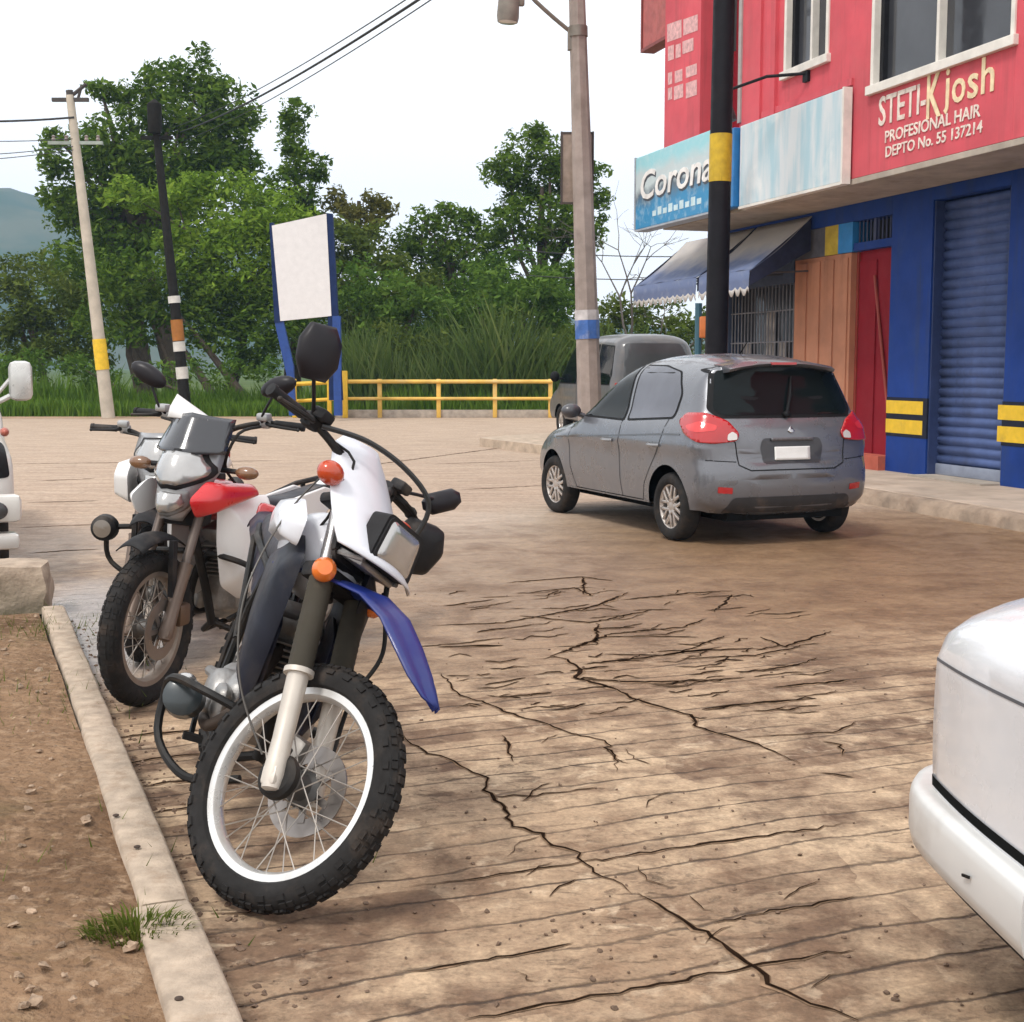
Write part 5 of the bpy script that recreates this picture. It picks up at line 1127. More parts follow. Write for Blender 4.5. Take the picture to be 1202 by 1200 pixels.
    # shroud panels beside the tank
    for s in (-1, 1):
        for nm, poly, mat, y0, y1 in c['shrouds'](s):
            m = MB(); cx = sum(p[0] for p in poly) / len(poly); cz = sum(p[1] for p in poly) / len(poly); P = rounded(poly, .03, 3); n = len(P)
            rr = []
            for k_, yy in ((1.0, y0), (.97, y0 + .012), (.72, y1), (.35, y1 + .012)):
                rr.append([V((cx + (p[0] - cx) * k_, s * (yy + .10 * max(0, (cx - p[0])) * 0), cz + (p[1] - cz) * k_)) for p in P])
            m.loft(rr); m.obj(nm, mat, root, angle=45)
    a = rad(c['head']); root.rotation_euler = (-rad(c['lean']), 0, a - rad(90))
    Rm = root.rotation_euler.to_matrix(); root.location = V((c['pos'][0], c['pos'][1], .0)) - Rm @ V((wb, 0, 0)); root.location.z = .003
    return root

def mirror(fp, base, stem, head, size, rot, shape='hex'):
    m = MB(); m.tube(catmull([base] + stem + [head], .03), .006, 8)
    n = 8; ring = []
    pts = [(-1, -.35), (-.62, -1), (.55, -1), (1, -.45), (1, .45), (.6, 1), (-.6, 1), (-1, .4)] if shape == 'hex' else [(math.cos(2 * math.pi * k / 16) * 1.0, math.sin(2 * math.pi * k / 16)) for k in range(16)]
    R3 = Euler(rot).to_matrix(); rings = []
    for dx, k in ((-.016, .86), (-.014, .97), (.0, 1.0), (.014, .90), (.026, .62), (.03, .25)):
        rings.append([head + R3 @ V((dx, p[0] * size[0] * k, p[1] * size[1] * k)) for p in pts])
    m.loft(rings); o = fp(m, 'mirror', mglass, angle=40)
    g = MB(); g.prism([(p[0] * size[0] * .84, p[1] * size[1] * .84) for p in pts], head + R3 @ V((-.0175, 0, 0)), R3 @ V((0, 1, 0)), R3 @ V((0, 0, 1)), .001); fp(g, 'mirror_glass', M('mirror_silver', (.5, .5, .5), .05, 1.0), o)
    o2 = o.children[0]
    return o

# ---- front of the blue and white trail bike
bluef = paint('blue_fender_plastic', (.007, .020, .15), .15, .42, .12)
def front_blue(root, fp, ax, bc, c, Ms):
    X0 = ax.x
    m = MB(); rows = []                                          # high fender
    for x, z, hw_, dr in ((-.50, .83, .055, .01), (-.36, .868, .085, .025), (-.20, .895, .10, .035), (-.09, .905, .102, .038), (.02, .882, .10, .04), (.11, .835, .092, .04), (.19, .785, .075, .035), (.245, .742, .045, .02), (.268, .722, .014, .004)):
        rows.append([V((X0 + x - dr * .3 * (abs(k) / 5) ** 2, hw_ * k / 5, z - dr * (abs(k) / 5) ** 2.2 + .008 * math.cos(k * 1.3))) for k in range(-5, 6)])
    m.loft(rows, closed=False, caps=False); fp(m, 'front_fender', bluef, solid=.006, angle=60)
    m = MB(); m.box((X0 - .12, 0, .888), (.12, .06, .02), bev=.006); fp(m, 'fender_bracket', alum)
    # number board with headlight: a bowed white panel, narrow at the top, sloping forward
    def cowl(u, v):                                              # u -1..1 across, v 0 bottom .. 1 top
        x = lerp(-.115, -.465, v ** .92); z = lerp(.975, 1.28, v); hw_ = (.172 - .078 * v ** 2.4) * (1 - .35 * max(0, v - .85) / .15)
        return V((X0 + x - .085 * abs(u) ** 2.2, hw_ * u * 1.12 + .004, z - .01 * abs(u) ** 2))
    m = MB(); m.loft([[cowl(u / 7, v / 14) for u in range(-7, 8)] for v in range(15)], closed=False, caps=False)
    ed = [cowl(-1, v / 14) for v in range(15)]; 
    cw = fp(m, 'headlight_cowl', wplast, solid=.006, angle=50)
    c0 = cowl(0, .22) + V((.006, .004, .0)); nrm = V((.72, 0, .69)); R3 = V((1, 0, 0)).rotation_difference(V((.97, 0, .22))).to_matrix()
    P = rounded([(-.088, -.060), (.088, -.060), (.078, .064), (-.078, .064)], .02)
    def slab(mb, cc, k, d0, d1): mb.loft([[cc + R3 @ V((dx, p[0] * k, p[1] * k)) for p in P] for dx in (d0, d1)])
    m = MB(); slab(m, c0, 1.22, -.035, .028); slab(m, c0, 1.12, .028, .034); bz = fp(m, 'headlight_bezel', plast, cw, angle=30)
    m = MB(); m.loft([[c0 + R3 @ V((dx, p[0] * k, p[1] * k)) for p in P] for dx, k in ((.03, 1.0), (.036, .97), (.043, .8), (.046, .4))]); fp(m, 'headlight', lens, cw, angle=50)
    m = MB(); m.box(c0 + V((-.05, 0, -.085)), (.13, .17, .022), bev=.008); m.tube([c0 + V((.02, -.09, -.075)), c0 + V((-.13, -.09, -.10))], .008, 6); m.tube([c0 + V((.02, .09, -.075)), c0 + V((-.13, .09, -.10))], .008, 6); fp(m, 'cowl_bracket', alum)
    m = MB(); m.box((X0 - .44, 0, 1.15), (.07, .14, .12), (0, rad(-38), 0), bev=.02); fp(m, 'instrument_pod', plast)
    m = MB(); m.prism(rounded([(-.10, -.02), (.10, -.02), (.085, .30), (-.085, .30)], .03), V((X0 - .30, 0, .93)), (0, 1, 0), V((-.52, 0, .85)), .03); m.box((X0 - .335, -.095, 1.03), (.03, .02, .20), (0, rad(-30), 0), bev=.006); m.box((X0 - .335, .095, 1.03), (.03, .02, .20), (0, rad(-30), 0), bev=.006); fp(m, 'fork_shield', plast)
    # signals and reflector
    for s in (-1, 1):
        m = MB(); m.tube([V((X0 - .38, s * .10, 1.13)), V((X0 - .37, s * .17, 1.125))], .012, 8); st = fp(m, 'turn_signal', M('signal_stalk', (.16, .03, .02), .6)); m = MB(); m.blob((X0 - .37, s * .195, 1.125), (.038, .045, .036), 16, 10); fp(m, 'signal_lens', M('deep_orange_lens', (.50, .055, .012), .25, var=.1, coat=.6), st)
        m = MB(); b = ax + V((0, s * .092, 0)) + dF * .585; m.lathe([(.0, .036), (.022, .033), (.034, .02), (.036, .0), (.03, -.02)], b + pF * .03 + V((0, s * .035, 0)), V((.6, s * .75, .2)), 20); fp(m, 'reflector', amber)
    # hoses
    m = MB(); m.tube(catmull([bc + V((-.03, -.22, .06)), bc + V((.06, -.12, .10)), bc + V((.14, .0, .10)), bc + V((.20, .10, .06)), bc + V((.20, .135, -.03)), bc + V((.18, .12, -.12)), V((X0 - .20, .115, .92))], .02), .0085, 8); fp(m, 'brake_hose', M('hose_black', (.02, .02, .02), .5))
    m = MB(); m.tube(catmull([V((X0 - .22, .12, .93)), V((X0 - .12, .15, .78)), V((X0 - .10, .125, .62)), V((X0 - .04, .11, .48)), V((X0 - .0, .10, .40))], .02), .007, 8); fp(m, 'brake_line', mblack)
    m = MB(); m.tube(catmull([bc + V((-.02, -.10, .0)), V((X0 - .45, -.17, .95)), V((X0 - .36, -.21, .70)), V((X0 - .22, -.18, .50)), V((X0 - .05, -.12, .37))], .02), .0032, 6); fp(m, 'speedometer_cable', M('cable_sheath', (.06, .052, .045), .5))
    for k, (dy, x1, z1) in enumerate(((-.09, -.46, .86), (.10, -.48, .90), (.14, -.52, .95))):
        m = MB(); m.tube(catmull([bc + V((-.05, dy * 1.6, .05)), bc + V((.05 - .02 * k, dy * 1.2, .03 - .02 * k)), bc + V((.06, dy, -.10)), V((X0 + x1 + .06, dy * .8, 1.02)), V((X0 + x1, dy * .5, z1))], .03), .0045 + .001 * (k % 2), 6); fp(m, 'control_cable', mblack)
    m = MB(); m.lathe([(0, .028), (.05, .028), (.062, .018), (.064, 0), (.05, -.01)], ax + V((0, -.062, 0)), (0, -1, 0), 28); m.box(ax + V((-.03, -.068, .05)), (.03, .018, .06), bev=.006); fp(m, 'speedometer_drive', mblack)
    m = MB(); m.box(ax + V((-.12, .07, .06)), (.085, .06, .10), bev=.018); m.box(ax + V((-.09, .085, .03)), (.09, .018, .04), bev=.006); fp(m, 'brake_caliper', M('caliper_grey', (.26, .24, .22), .5, .5, dirt=.4))
    mirror(fp, bc + V((-.07, -c['barw'] + .17, c['rise'])), [bc + V((-.06, -c['barw'] + .11, .11)), bc + V((-.06, -c['barw'] + .05, .17))], V((.86, -.36, 1.395)), (.070, .082), (rad(24), rad(-6), rad(-14)))
    mirror(fp, bc + V((-.07, c['barw'] - .17, c['rise'])), [bc + V((-.03, c['barw'] - .13, .09))], V((.90, .405, 1.312)), (.070, .036), (rad(46), rad(-6), rad(-26)))
    m = MB(); pts = rounded([(-.10, -.07), (-.03, -.105), (.065, -.08), (.10, .01), (.06, .09), (-.07, .08)], .02); o_ = V((.90, .405, 1.14)); R3 = Euler((rad(10), 0, rad(-12))).to_matrix()
    m.loft([[o_ + R3 @ V((dx, p[0] * k, p[1] * k)) for p in pts] for dx, k in ((-.01, .9), (.01, 1.0), (.05, .93), (.07, .7), (.078, .3))]); fp(m, 'hand_guard', plast, angle=45)
    # crash bar and its pad on the right, low by the engine
    m = MB(); P = [V((.98, -.05, .40)), V((.92, -.22, .43)), V((.80, -.31, .42)), V((.72, -.31, .34)), V((.78, -.29, .22)), V((.90, -.19, .16)), V((1.0, -.05, .22))]; m.tube(catmull(P, .03), .0135, 8); eg = m.obj('engine_guard', mblack, root)
    m = MB(); m.lathe([(.0, .10), (.035, .10), (.06, .085), (.066, .0), (.06, -.05), (.04, -.06), (0, -.06)], (.74, -.25, .355), (.9, -.2, .25), 22); m.obj('guard_pad', M('pad_rubber', (.035, .045, .05), .4, var=.3, coat=.3), eg)
    m = MB(); m.blob((.82, -.27, .43), (.03, .03, .02)); m.obj('guard_bolt', chrome, eg)

def shrouds_blue(s):
    return [('radiator_shroud', [(1.13, .93), (1.0, .98), (.74, .92), (.74, .66), (.86, .44), (1.0, .42), (1.08, .66)], M('navy_shroud_plastic', (.010, .012, .022), .5, var=.3, spec=.3, dirt=.35, dirtcol=(.09, .075, .06)), .10, .15), ('tank_panel', [(1.15, 1.03), (1.0, 1.075), (.82, 1.06), (.70, 1.0), (.76, .91), (1.0, .95), (1.12, .94)], wplast, .13, .18), ('lower_shroud', [(1.03, .70), (.88, .76), (.80, .56), (.92, .36), (.99, .38)], M('dark_blue_plastic', (.010, .012, .03), .5, var=.3, dirt=.5), .08, .115)]
C1 = dict(label='blue and white trail bike nearest the camera with its front wheel turned', wb=1.38, R=.345, Rr=.32, fw=.085, rw=.115, frim=.272, frimmat=rimal, knob=.005, steer=.692, slider=slider, gaiter=True, gtop=.575, barw=.39, rise=.055, baroff=(-.015, 0, .03),
          ftop=.86, tank=[(.62, .09, .80, .93), (.70, .13, .78, 1.0), (.84, .145, .76, 1.06), (.97, .13, .78, 1.06), (1.05, .10, .82, 1.02), (1.09, .05, .86, .98)], tankmat=wplast,
          seat=[(.74, .06, .86, .98), (.66, .095, .80, .96), (.40, .09, .78, .89), (.10, .09, .79, .90), (-.22, .08, .83, .93), (-.36, .05, .85, .92)], seatmat=seatm, tailmat=M('dark_tail_plastic', (.016, .018, .04), .55, var=.3, spec=.3, dirt=.4), front=front_blue, shrouds=shrouds_blue, rsig=0, head=15.9, lean=19.5, pos=(-.732, 3.579), pipe=M('rusty_pipe', (.10, .075, .06), .6, .5, var=.4))
motorcycle(C1)

# ---- front of the red and white street bike behind it
smoke = M('smoked_screen', (.035, .036, .042), .18, var=.12, coat=.6); silverf = paint('silver_nose_plastic', (.30, .30, .31), .4, .35, .2, .3); redp = paint('red_plastic', (.55, .015, .02), .6, .3, .15)
def front_red(root, fp, ax, bc, c, Ms):
    X0 = ax.x
    def nose(v, u):                                             # v 0 (chin) .. 1 (screen foot)
        z = lerp(.80, 1.115, v); hw_ = lerp(.05, .15, min(1, v * 1.6)) * (1 - .06 * max(0, v - .7) / .3); x = lerp(-.10, -.22, v ** 1.4)
        return V((X0 + x - .16 * abs(u) ** 2.2 * (.4 + .6 * v), hw_ * u, z - .015 * abs(u)))
    m = MB(); m.loft([[nose(v / 14, u / 8) for u in range(-8, 9)] for v in range(15)], closed=False, caps=False); ns_ = fp(m, 'nose_fairing', silverf, solid=.008, angle=50)
    def scr(v, u):
        z = lerp(1.075, 1.22, v); hw_ = lerp(.172, .15, v); x = lerp(-.185, -.31, v); return V((X0 + x - .12 * abs(u) ** 2, hw_ * u, z + .025 * v * (1 - abs(u)) + .0))
    if c.get('screen', 1):
     m = MB(); m.loft([[scr(v / 8, u / 8) for u in range(-8, 9)] for v in range(9)], closed=False, caps=False); fp(m, 'windscreen', smoke, solid=.006, angle=50)
     m = MB(); m.loft([[V((X0 - .32 + .015 * (1 - abs(u) / 6), -.03 + .10 * u / 6, 1.215)), V((X0 - .34, -.035 + .095 * u / 6, 1.26 - .03 * (u + 6) / 12)), V((X0 - .38, -.04 + .08 * u / 6, 1.315 - .09 * (u + 6) / 12))] for u in range(-6, 7)], closed=False, caps=False); fp(m, 'screen_top', whitep, solid=.008, angle=50)
    def lampset(nm, v0, v1, k, par, mat, off):
        m = MB(); rows = []
        for i in range(9):
            v = lerp(v0, v1, i / 8); e = math.sin(math.pi * (i / 8)) ** .5 if 0 < i < 8 else .0
            e = max(.72 if i == 8 else .30, e if i < 5 else max(e, .9 - .2 * (i - 5) / 3))
            rows.append([nose(v, u / 8 * k * e) + V((off + .015 * math.sin(math.pi * i / 8) * (1 - (u / 8) ** 2), 0, .0)) for u in range(-8, 9)])
        m.loft(rows, closed=False, caps=False); return fp(m, nm, mat, par, solid=.006, angle=60)
    lampset('lamp_surround', .40, .93, 1.0, ns_, plast, .012); lampset('headlight', .46, .90, .90, ns_, lens, .024); lampset('lamp_surround', .04, .40, .95, ns_, M('lamp_housing', (.20, .20, .20), .4), .010); lampset('headlight', .09, .36, .78, ns_, lens, .022)
    for s in ((-1, 1) if c.get('screen', 1) else ()):
        m = MB(); m.tube([V((X0 - .36, s * .12, 1.00)), V((X0 - .34, s * .22, 1.0))], .012, 8); so_ = fp(m, 'turn_signal', plast); m = MB(); m.blob((X0 - .33, s * .265, 1.0), (.035, .055, .03)); fp(m, 'signal_lens', M('smoked_orange_lens', (.20, .10, .05), .25, coat=.6), so_)
    m = MB(); rows = []
    for a in [rad(q) for q in range(48, 126, 8)]:
        rows.append([V((X0 + (c['R'] + .03) * math.cos(a), .065 * k / 4, c['R'] + .05 + (c['R'] + .03) * math.sin(a) - .03 * (abs(k) / 4) ** 2)) for k in range(-4, 5)])
    m.loft(rows[2:], closed=False, caps=False)
    for s in (-1, 1): m.box((X0 - .05, s * .08, c['R'] + .26), (.03, .02, .24))
    fp(m, 'front_fender', plast, solid=.005, angle=60)
    m = MB(); m.box((X0 - .28, 0, .86), (.12, .22, .22), bev=.03); fp(m, 'instrument_pod', plast)
    m = MB(); m.box(ax + V((-.12, .085, .05)), (.09, .06, .10), bev=.018); fp(m, 'brake_caliper', M('caliper_bronze', (.14, .09, .06), .5, .5, dirt=.4))
    if c.get('mirrors', 1):
     mirror(fp, bc + V((-.07, -c['barw'] + .18, c['rise'])), [bc + V((-.02, -c['barw'] + .16, .10))], bc + V((-.02, -c['barw'] + .10, .24)), (.095, .045), (rad(-28), 0, rad(6)), 'round')
     mirror(fp, bc + V((-.07, c['barw'] - .18, c['rise'])), [bc + V((-.02, c['barw'] - .16, .10))], bc + V((-.02, c['barw'] - .09, .235)), (.095, .045), (rad(20), 0, rad(-8)), 'round')
    m = MB(); m.tube(catmull([bc + V((-.03, -.25, .05)), bc + V((.05, -.1, .02)), bc + V((.10, -.08, -.12)), V((X0 - .26, -.11, .80)), V((X0 - .14, -.11, .50))], .03), .006, 6); m.tube(catmull([bc + V((-.03, .25, .05)), bc + V((.08, .2, .02)), bc + V((.08, .14, -.12)), bc + V((-.06, .12, -.22))], .03), .007, 6); fp(m, 'control_cable', mblack)
    m = MB(); P = [V((1.0, -.06, .62)), V((.98, -.27, .60)), V((.88, -.32, .52)), V((.84, -.3, .40)), V((.90, -.12, .30))]; m.tube(catmull(P, .03), .014, 8); P = [V((1.0, .06, .62)), V((.98, .24, .58)), V((.88, .27, .50)), V((.84, .25, .40)), V((.90, .1, .30))]; m.tube(catmull(P, .03), .014, 8); eg = m.obj('engine_guard', mblack, root)
    if c.get('fog'):
      m = MB(); m.lathe([(0, .05), (.045, .05), (.065, .03), (.07, -.02), (.055, -.07), (.02, -.09)], (1.0, -.30, .60), (1, -.05, 0), 24); fl = m.obj('fog_lamp', plast, eg); m = MB(); m.lathe([(0, .055), (.02, .054), (.046, .051)], (1.0, -.30, .60), (1, -.05, 0), 24); m.obj('fog_lens', M('fog_lens', (.2, .17, .14), .2, coat=.8), fl)

def shrouds_red(s):
    return [('radiator_shroud', [(1.27, .885), (1.14, .955), (.78, .915), (.72, .87), (1.04, .825), (1.22, .80)], redp if s > 0 else whitep, .15, .21), ('lower_shroud', [(1.01, .87), (.60, .85), (.58, .62), (.65, .44), (.84, .385), (.99, .47), (1.02, .67)], whitep, .12, .185)]
C2 = dict(label='red and white street bike with smoked windscreen parked behind the blue trail bike', wb=1.36, R=.335, Rr=.32, fw=.094, rw=.125, frim=.245, frimmat=dullrim, knob=.002, rsig=0, steer=rad(6), slider=M('brown_fork_slider', (.17, .125, .10), .45, .4, dirt=.5), gaiter=False, gtop=.5, barw=.42, rise=.06, baroff=(-.02, 0, .05), tube=M('brown_fork_tube', (.13, .10, .085), .45, .4),
          ftop=.82, off=.04, tank=[(.58, .08, .78, .85), (.68, .12, .74, .90), (.82, .135, .74, .94), (.96, .12, .76, .95), (1.04, .08, .80, .93)], tankmat=redp, lever=mblack, switch=M('silver_switch', (.4, .4, .4), .4, .5),
          seat=[(.66, .07, .76, .85), (.56, .10, .72, .83), (.30, .11, .71, .80), (.06, .11, .73, .82), (-.26, .10, .77, .85), (-.40, .06, .79, .84)], tailmat=whitep, front=front_red, shrouds=shrouds_red, head=-22, lean=1.5, pos=tuple(G(172, 828))[:2])
motorcycle(C2)

def shrouds_white(s):
    return [('radiator_shroud', [(1.20, .90), (1.08, .98), (.78, .95), (.70, .86), (1.0, .74), (1.16, .76)], whitep, .15, .23), ('lower_shroud', [(1.0, .80), (.70, .86), (.63, .66), (.78, .56)], plast, .12, .185)]
C3 = dict(C2); C3.update(label='white motorcycle mostly hidden behind the red and white street bike', tankmat=whitep, shrouds=shrouds_white, fog=True, mirrors=0, screen=0, head=2, lean=4, steer=rad(2), barw=.42, pos=tuple(G(166, 776))[:2], baroff=(-.02, 0, -.06))
motorcycle(C3)
# ------------------------------------------------------------------ trees and grasses
def leaf_mat(name, stops, trans=.36):
    t = NT(name); g = t.n('ShaderNodeNewGeometry'); oi = t.noise(.55, 4, .6)
    r = t.n('ShaderNodeValToRGB'); t.l(t.math('ADD', t.math('MULTIPLY', g.outputs['Random Per Island'], .62), t.math('MULTIPLY', t.math('SUBTRACT', oi, .30), .95), clamp=True), r.inputs[0])
    e = r.color_ramp.elements; e[0].position = 0; e[0].color = (*stops[0], 1); e[1].position = 1; e[1].color = (*stops[-1], 1)
    for i, c in enumerate(stops[1:-1]): q = e.new((i + 1) / (len(stops) - 1)); q.color = (*c, 1)
    t.set(Base_Color=r.outputs[0], Roughness=.8, Specular_IOR_Level=.06)
    tr = t.n('ShaderNodeBsdfTranslucent'); t.l(r.outputs[0], tr.inputs[0]); mx = t.n('ShaderNodeMixShader'); mx.inputs[0].default_value = trans
    t.l(t.b.outputs[0], mx.inputs[1]); t.l(tr.outputs[0], mx.inputs[2]); t.l(mx.outputs[0], t.out.inputs[0]); return t.m
bark = M('tree_bark', (.085, .062, .045), .95, var=.35, scale=6, bump=.02)
LM = dict(dark=leaf_mat('dark_leaves', [(0.023, 0.055, .006), (0.086, 0.152, .018), (0.202, 0.288, .042)]), mid=leaf_mat('mid_green_leaves', [(0.036, 0.083, .012), (0.091, 0.169, .026), (0.182, 0.275, .05)]),
          bright=leaf_mat('bright_green_leaves', [(0.065, 0.131, .012), (0.163, 0.269, .028), (0.312, 0.425, .06)]), brown=leaf_mat('dry_brown_leaves', [(0.065, 0.069, .016), (0.130, 0.125, .03), (0.208, 0.188, .05)]),
          olive=leaf_mat('olive_leaves', [(0.047, 0.073, .012), (0.098, 0.138, .024), (0.195, 0.237, .048)]))

def rnd_dir(r):
    while 1:
        v = V((r.uniform(-1, 1), r.uniform(-1, 1), r.uniform(-1, 1)))
        if .05 < v.length < 1: return v.normalized()
def add_leaf(vs, fs, c, r, s):
    d = rnd_dir(r); d.z *= .7; d.normalize(); u = d.cross(rnd_dir(r)).normalized(); b = len(vs); l = s * r.choice((.6, .85, 1.0, 1.5)) * r.uniform(.85, 1.2); w = l * r.uniform(.30, .5)
    vs += [c - d * l * .5, c + u * w * .5 + d * l * .02, c + d * l * .55, c - u * w * .5]; fs.append((b, b + 1, b + 2, b + 3))

def tree(name, label, Y, blobs, mat, seed, trunk=None, leaf=.30, dens=1.0, group='trees beyond the street', cat='tree', thick=.8, limbs=True):
    """blobs: (px, py, rx, ry) masses of the crown as photographed, each given its own distance and depth"""
    r = random.Random(seed); base = D(trunk[0], 470, Y) if trunk else D(blobs[0][0], 470, Y); base.z = 0
    root = empty(name, base); tag(root, label, cat, group); vs = []; fs = []; cents = []
    k = Y / F
    for (px, py, rx, ry) in blobs:
        dy = r.uniform(-.5, .5) * rx * k * thick; c = D(px, py, Y + dy) - base; R3 = V((rx * k, (rx + ry) / 2 * k * thick, ry * k)); cents.append((c, R3))
        nsub = max(9, int(rx * ry / 62))
        for i in range(nsub):
            d = rnd_dir(r); q = r.uniform(.25, .98) ** .6; sc = c + V((d.x * R3.x, d.y * R3.y, d.z * R3.z)) * q
            sr = r.uniform(.20, .40) * min(R3.x, R3.z) + .22
            n = int(dens * (16 + 50 * sr * sr / (leaf * leaf) * .17))
            for j in range(n):
                e = rnd_dir(r) * (r.random() ** .45) * sr; e.z *= .75
                add_leaf(vs, fs, sc + e, r, leaf)
    m = MB(); m.v = [tuple(p) for p in vs]; m.f = [list(f) for f in fs]; m.mi = [0] * len(fs)
    m.obj('crown', mat, root, smooth=False, fix=False)
    m = MB(); cs = sorted(cents, key=lambda q: q[0].z); nT = len(trunk[1:]) if trunk else 1; feet = [D(px, 470, Y) - base for px in (trunk[1:] if trunk and len(trunk) > 1 else [trunk[0] if trunk else blobs[0][0]])]
    for i, ft in enumerate(feet):
        ft = V((ft.x, r.uniform(-.4, .4), -.05)); tgt = cs[min(len(cs) - 1, int(len(cs) * .55))][0]; tgt = V((ft.x + (tgt.x - ft.x) * .5, tgt.y * .4, tgt.z * r.uniform(.85, 1.05))); hh_ = tgt.z
        P = [ft.lerp(tgt, q) + V((r.uniform(-1, 1), r.uniform(-1, 1), 0)) * .12 * hh_ * .2 for q in (0, .18, .4, .6, .8, 1)]; P[0] = ft; w0 = .035 * hh_ + .05
        m.tube(P, [w0 * q for q in (1.25, .95, .8, .65, .45, .22)], 9)
        if limbs:
            for c, R3 in cs:
                if r.random() < .75:
                    s = P[2].lerp(P[4], r.random()); mid = s.lerp(c, .5) + V((r.uniform(-.4, .4), r.uniform(-.4, .4), r.uniform(-.1, .5))); m.tube([s, mid, c], [w0 * .34, w0 * .22, w0 * .08], 6)
    m.obj('trunk', bark, root); return root

tree('tall_tree', 'tallest dark green tree, with two pointed tops, rising behind the leaning concrete pole', 50, [(236, 88, 30, 30), (188, 92, 30, 32), (215, 125, 60, 38), (150, 120, 34, 26), (118, 108, 18, 14), (262, 140, 40, 40), (130, 170, 52, 44), (200, 185, 75, 50), (82, 190, 36, 34), (62, 160, 16, 12), (268, 195, 40, 45), (90, 255, 44, 42), (160, 255, 75, 55), (60, 235, 20, 18), (110, 320, 55, 50)], LM['dark'], 1, (180, 172, 205), 0.210, 1.0)
tree('broad_tree', 'broad bright green tree in front of the tallest dark tree', 45.5, [(262, 236, 58, 34), (318, 250, 48, 36), (205, 232, 34, 26), (345, 290, 36, 40), (285, 300, 66, 48), (220, 300, 40, 42), (150, 228, 26, 18), (245, 355, 40, 34), (335, 345, 50, 40)], LM['bright'], 2, (275, 265), 0.189, 1.0)
tree('slim_tree', 'slim dark tree with a narrow ragged crown beside the broad bright tree', 48, [(346, 132, 16, 18), (338, 160, 24, 24), (352, 190, 28, 28), (335, 215, 24, 26), (360, 225, 20, 26), (373, 203, 7, 9), (345, 262, 30, 32)], LM['dark'], 3, (345, 345), 0.196, 1.05)
tree('shade_tree', 'low dark spreading tree with bare trunks behind the motorcycles', 44.5, [(150, 330, 40, 30), (120, 370, 34, 36), (205, 345, 60, 34), (275, 360, 52, 34), (330, 385, 44, 34), (240, 385, 56, 28), (165, 385, 34, 26), (300, 410, 40, 26)], LM['dark'], 4, (190, 168, 183, 226, 262, 300), 0.189, .85, limbs=False)
tree('shrub', 'low leafy green bushes standing in the grass below the shade tree', 42.6, [(60, 430, 44, 22), (120, 440, 40, 18), (190, 440, 40, 16), (250, 432, 40, 20), (310, 436, 36, 18), (10, 436, 30, 18)], LM['mid'], 23, (60, 190, 300), .15, .7, limbs=False)
tree('shrub', 'olive green shrubs at the left edge below the hill', 46, [(20, 320, 34, 26), (62, 345, 40, 34), (15, 365, 40, 40), (75, 395, 40, 36), (30, 405, 44, 34), (104, 420, 26, 26)], LM['olive'], 5, (40, 30, 60), 0.175, .9)
tree('small_tree', 'small brown topped tree just right of the white totem sign', 48, [(398, 236, 17, 18), (425, 238, 18, 18), (448, 246, 16, 14), (418, 262, 40, 22)], LM['brown'], 6, (420, 420), 0.182, 1.1)
tree('round_tree', 'rounded yellow green tree between the totem sign and the middle trees', 46, [(400, 285, 28, 30), (432, 292, 36, 32), (405, 325, 34, 34), (450, 330, 36, 36), (415, 370, 36, 36)], LM['olive'], 7, (420, 420), 0.182, 1.0)
tree('round_tree', 'low dark tree in the middle of the background with a rugged flat top', 49, [(495, 258, 18, 14), (530, 250, 18, 14), (550, 262, 20, 16), (505, 285, 44, 26), (560, 290, 44, 32), (480, 315, 44, 36), (535, 330, 58, 36)], LM['dark'], 8, (515, 515, 545), 0.189, 1.0)
tree('upright_tree', 'dense upright dark tree partly hidden by the concrete lamp post', 47.5, [(632, 160, 16, 14), (612, 185, 30, 24), (645, 180, 28, 24), (595, 205, 30, 20), (628, 215, 46, 30), (662, 220, 34, 34), (690, 205, 18, 24), (700, 235, 14, 24), (590, 238, 22, 18), (640, 255, 56, 30), (612, 282, 42, 24), (668, 280, 36, 24), (696, 275, 14, 18)], LM['dark'], 9, (640, 640), 0.189, 1.15)
tree('shrub', 'mid green shrubs below the dense upright tree', 46, [(610, 320, 46, 28), (655, 325, 34, 28), (575, 335, 40, 30), (630, 355, 44, 34), (672, 345, 22, 24), (535, 360, 44, 30)], LM['mid'], 10, (610, 600, 640), 0.175, 1.0)
tree('shrub', 'sage green weedy bushes among the reeds behind the railing', 41.2, [(430, 425, 26, 22), (475, 420, 30, 26), (520, 415, 34, 30), (575, 405, 34, 36), (620, 420, 30, 24), (655, 410, 26, 32), (455, 395, 24, 20), (600, 380, 26, 22)], LM['olive'], 21, (500, 470, 590), .150, .55, limbs=False)
tree('shrub', 'taller mid green bushes standing among the reeds, behind the weedy bushes', 43.2, [(415, 335, 34, 34), (465, 350, 34, 34), (520, 362, 36, 34), (580, 352, 36, 40), (635, 352, 34, 38), (440, 385, 36, 30), (500, 395, 36, 26), (660, 375, 26, 34), (550, 395, 36, 26)], LM['mid'], 22, (500, 450, 600), .19, .8, limbs=False)
tree('shrub', 'dark tangled shrubs behind the reeds in the middle', 46.5, [(470, 365, 44, 30), (510, 345, 38, 26), (430, 385, 36, 34), (540, 385, 46, 30), (590, 385, 40, 30), (640, 395, 36, 30), (480, 405, 50, 28)], LM['olive'], 11, (500, 480, 560), 0.175, .85)
tree('shrub', 'far low green hedge seen under the awnings beside the building', 44, [(715, 370, 34, 24), (760, 375, 40, 24), (805, 378, 36, 24), (850, 380, 40, 22), (700, 395, 30, 22), (780, 400, 60, 24)], LM['olive'], 12, (760, 760), 0.175, .9)
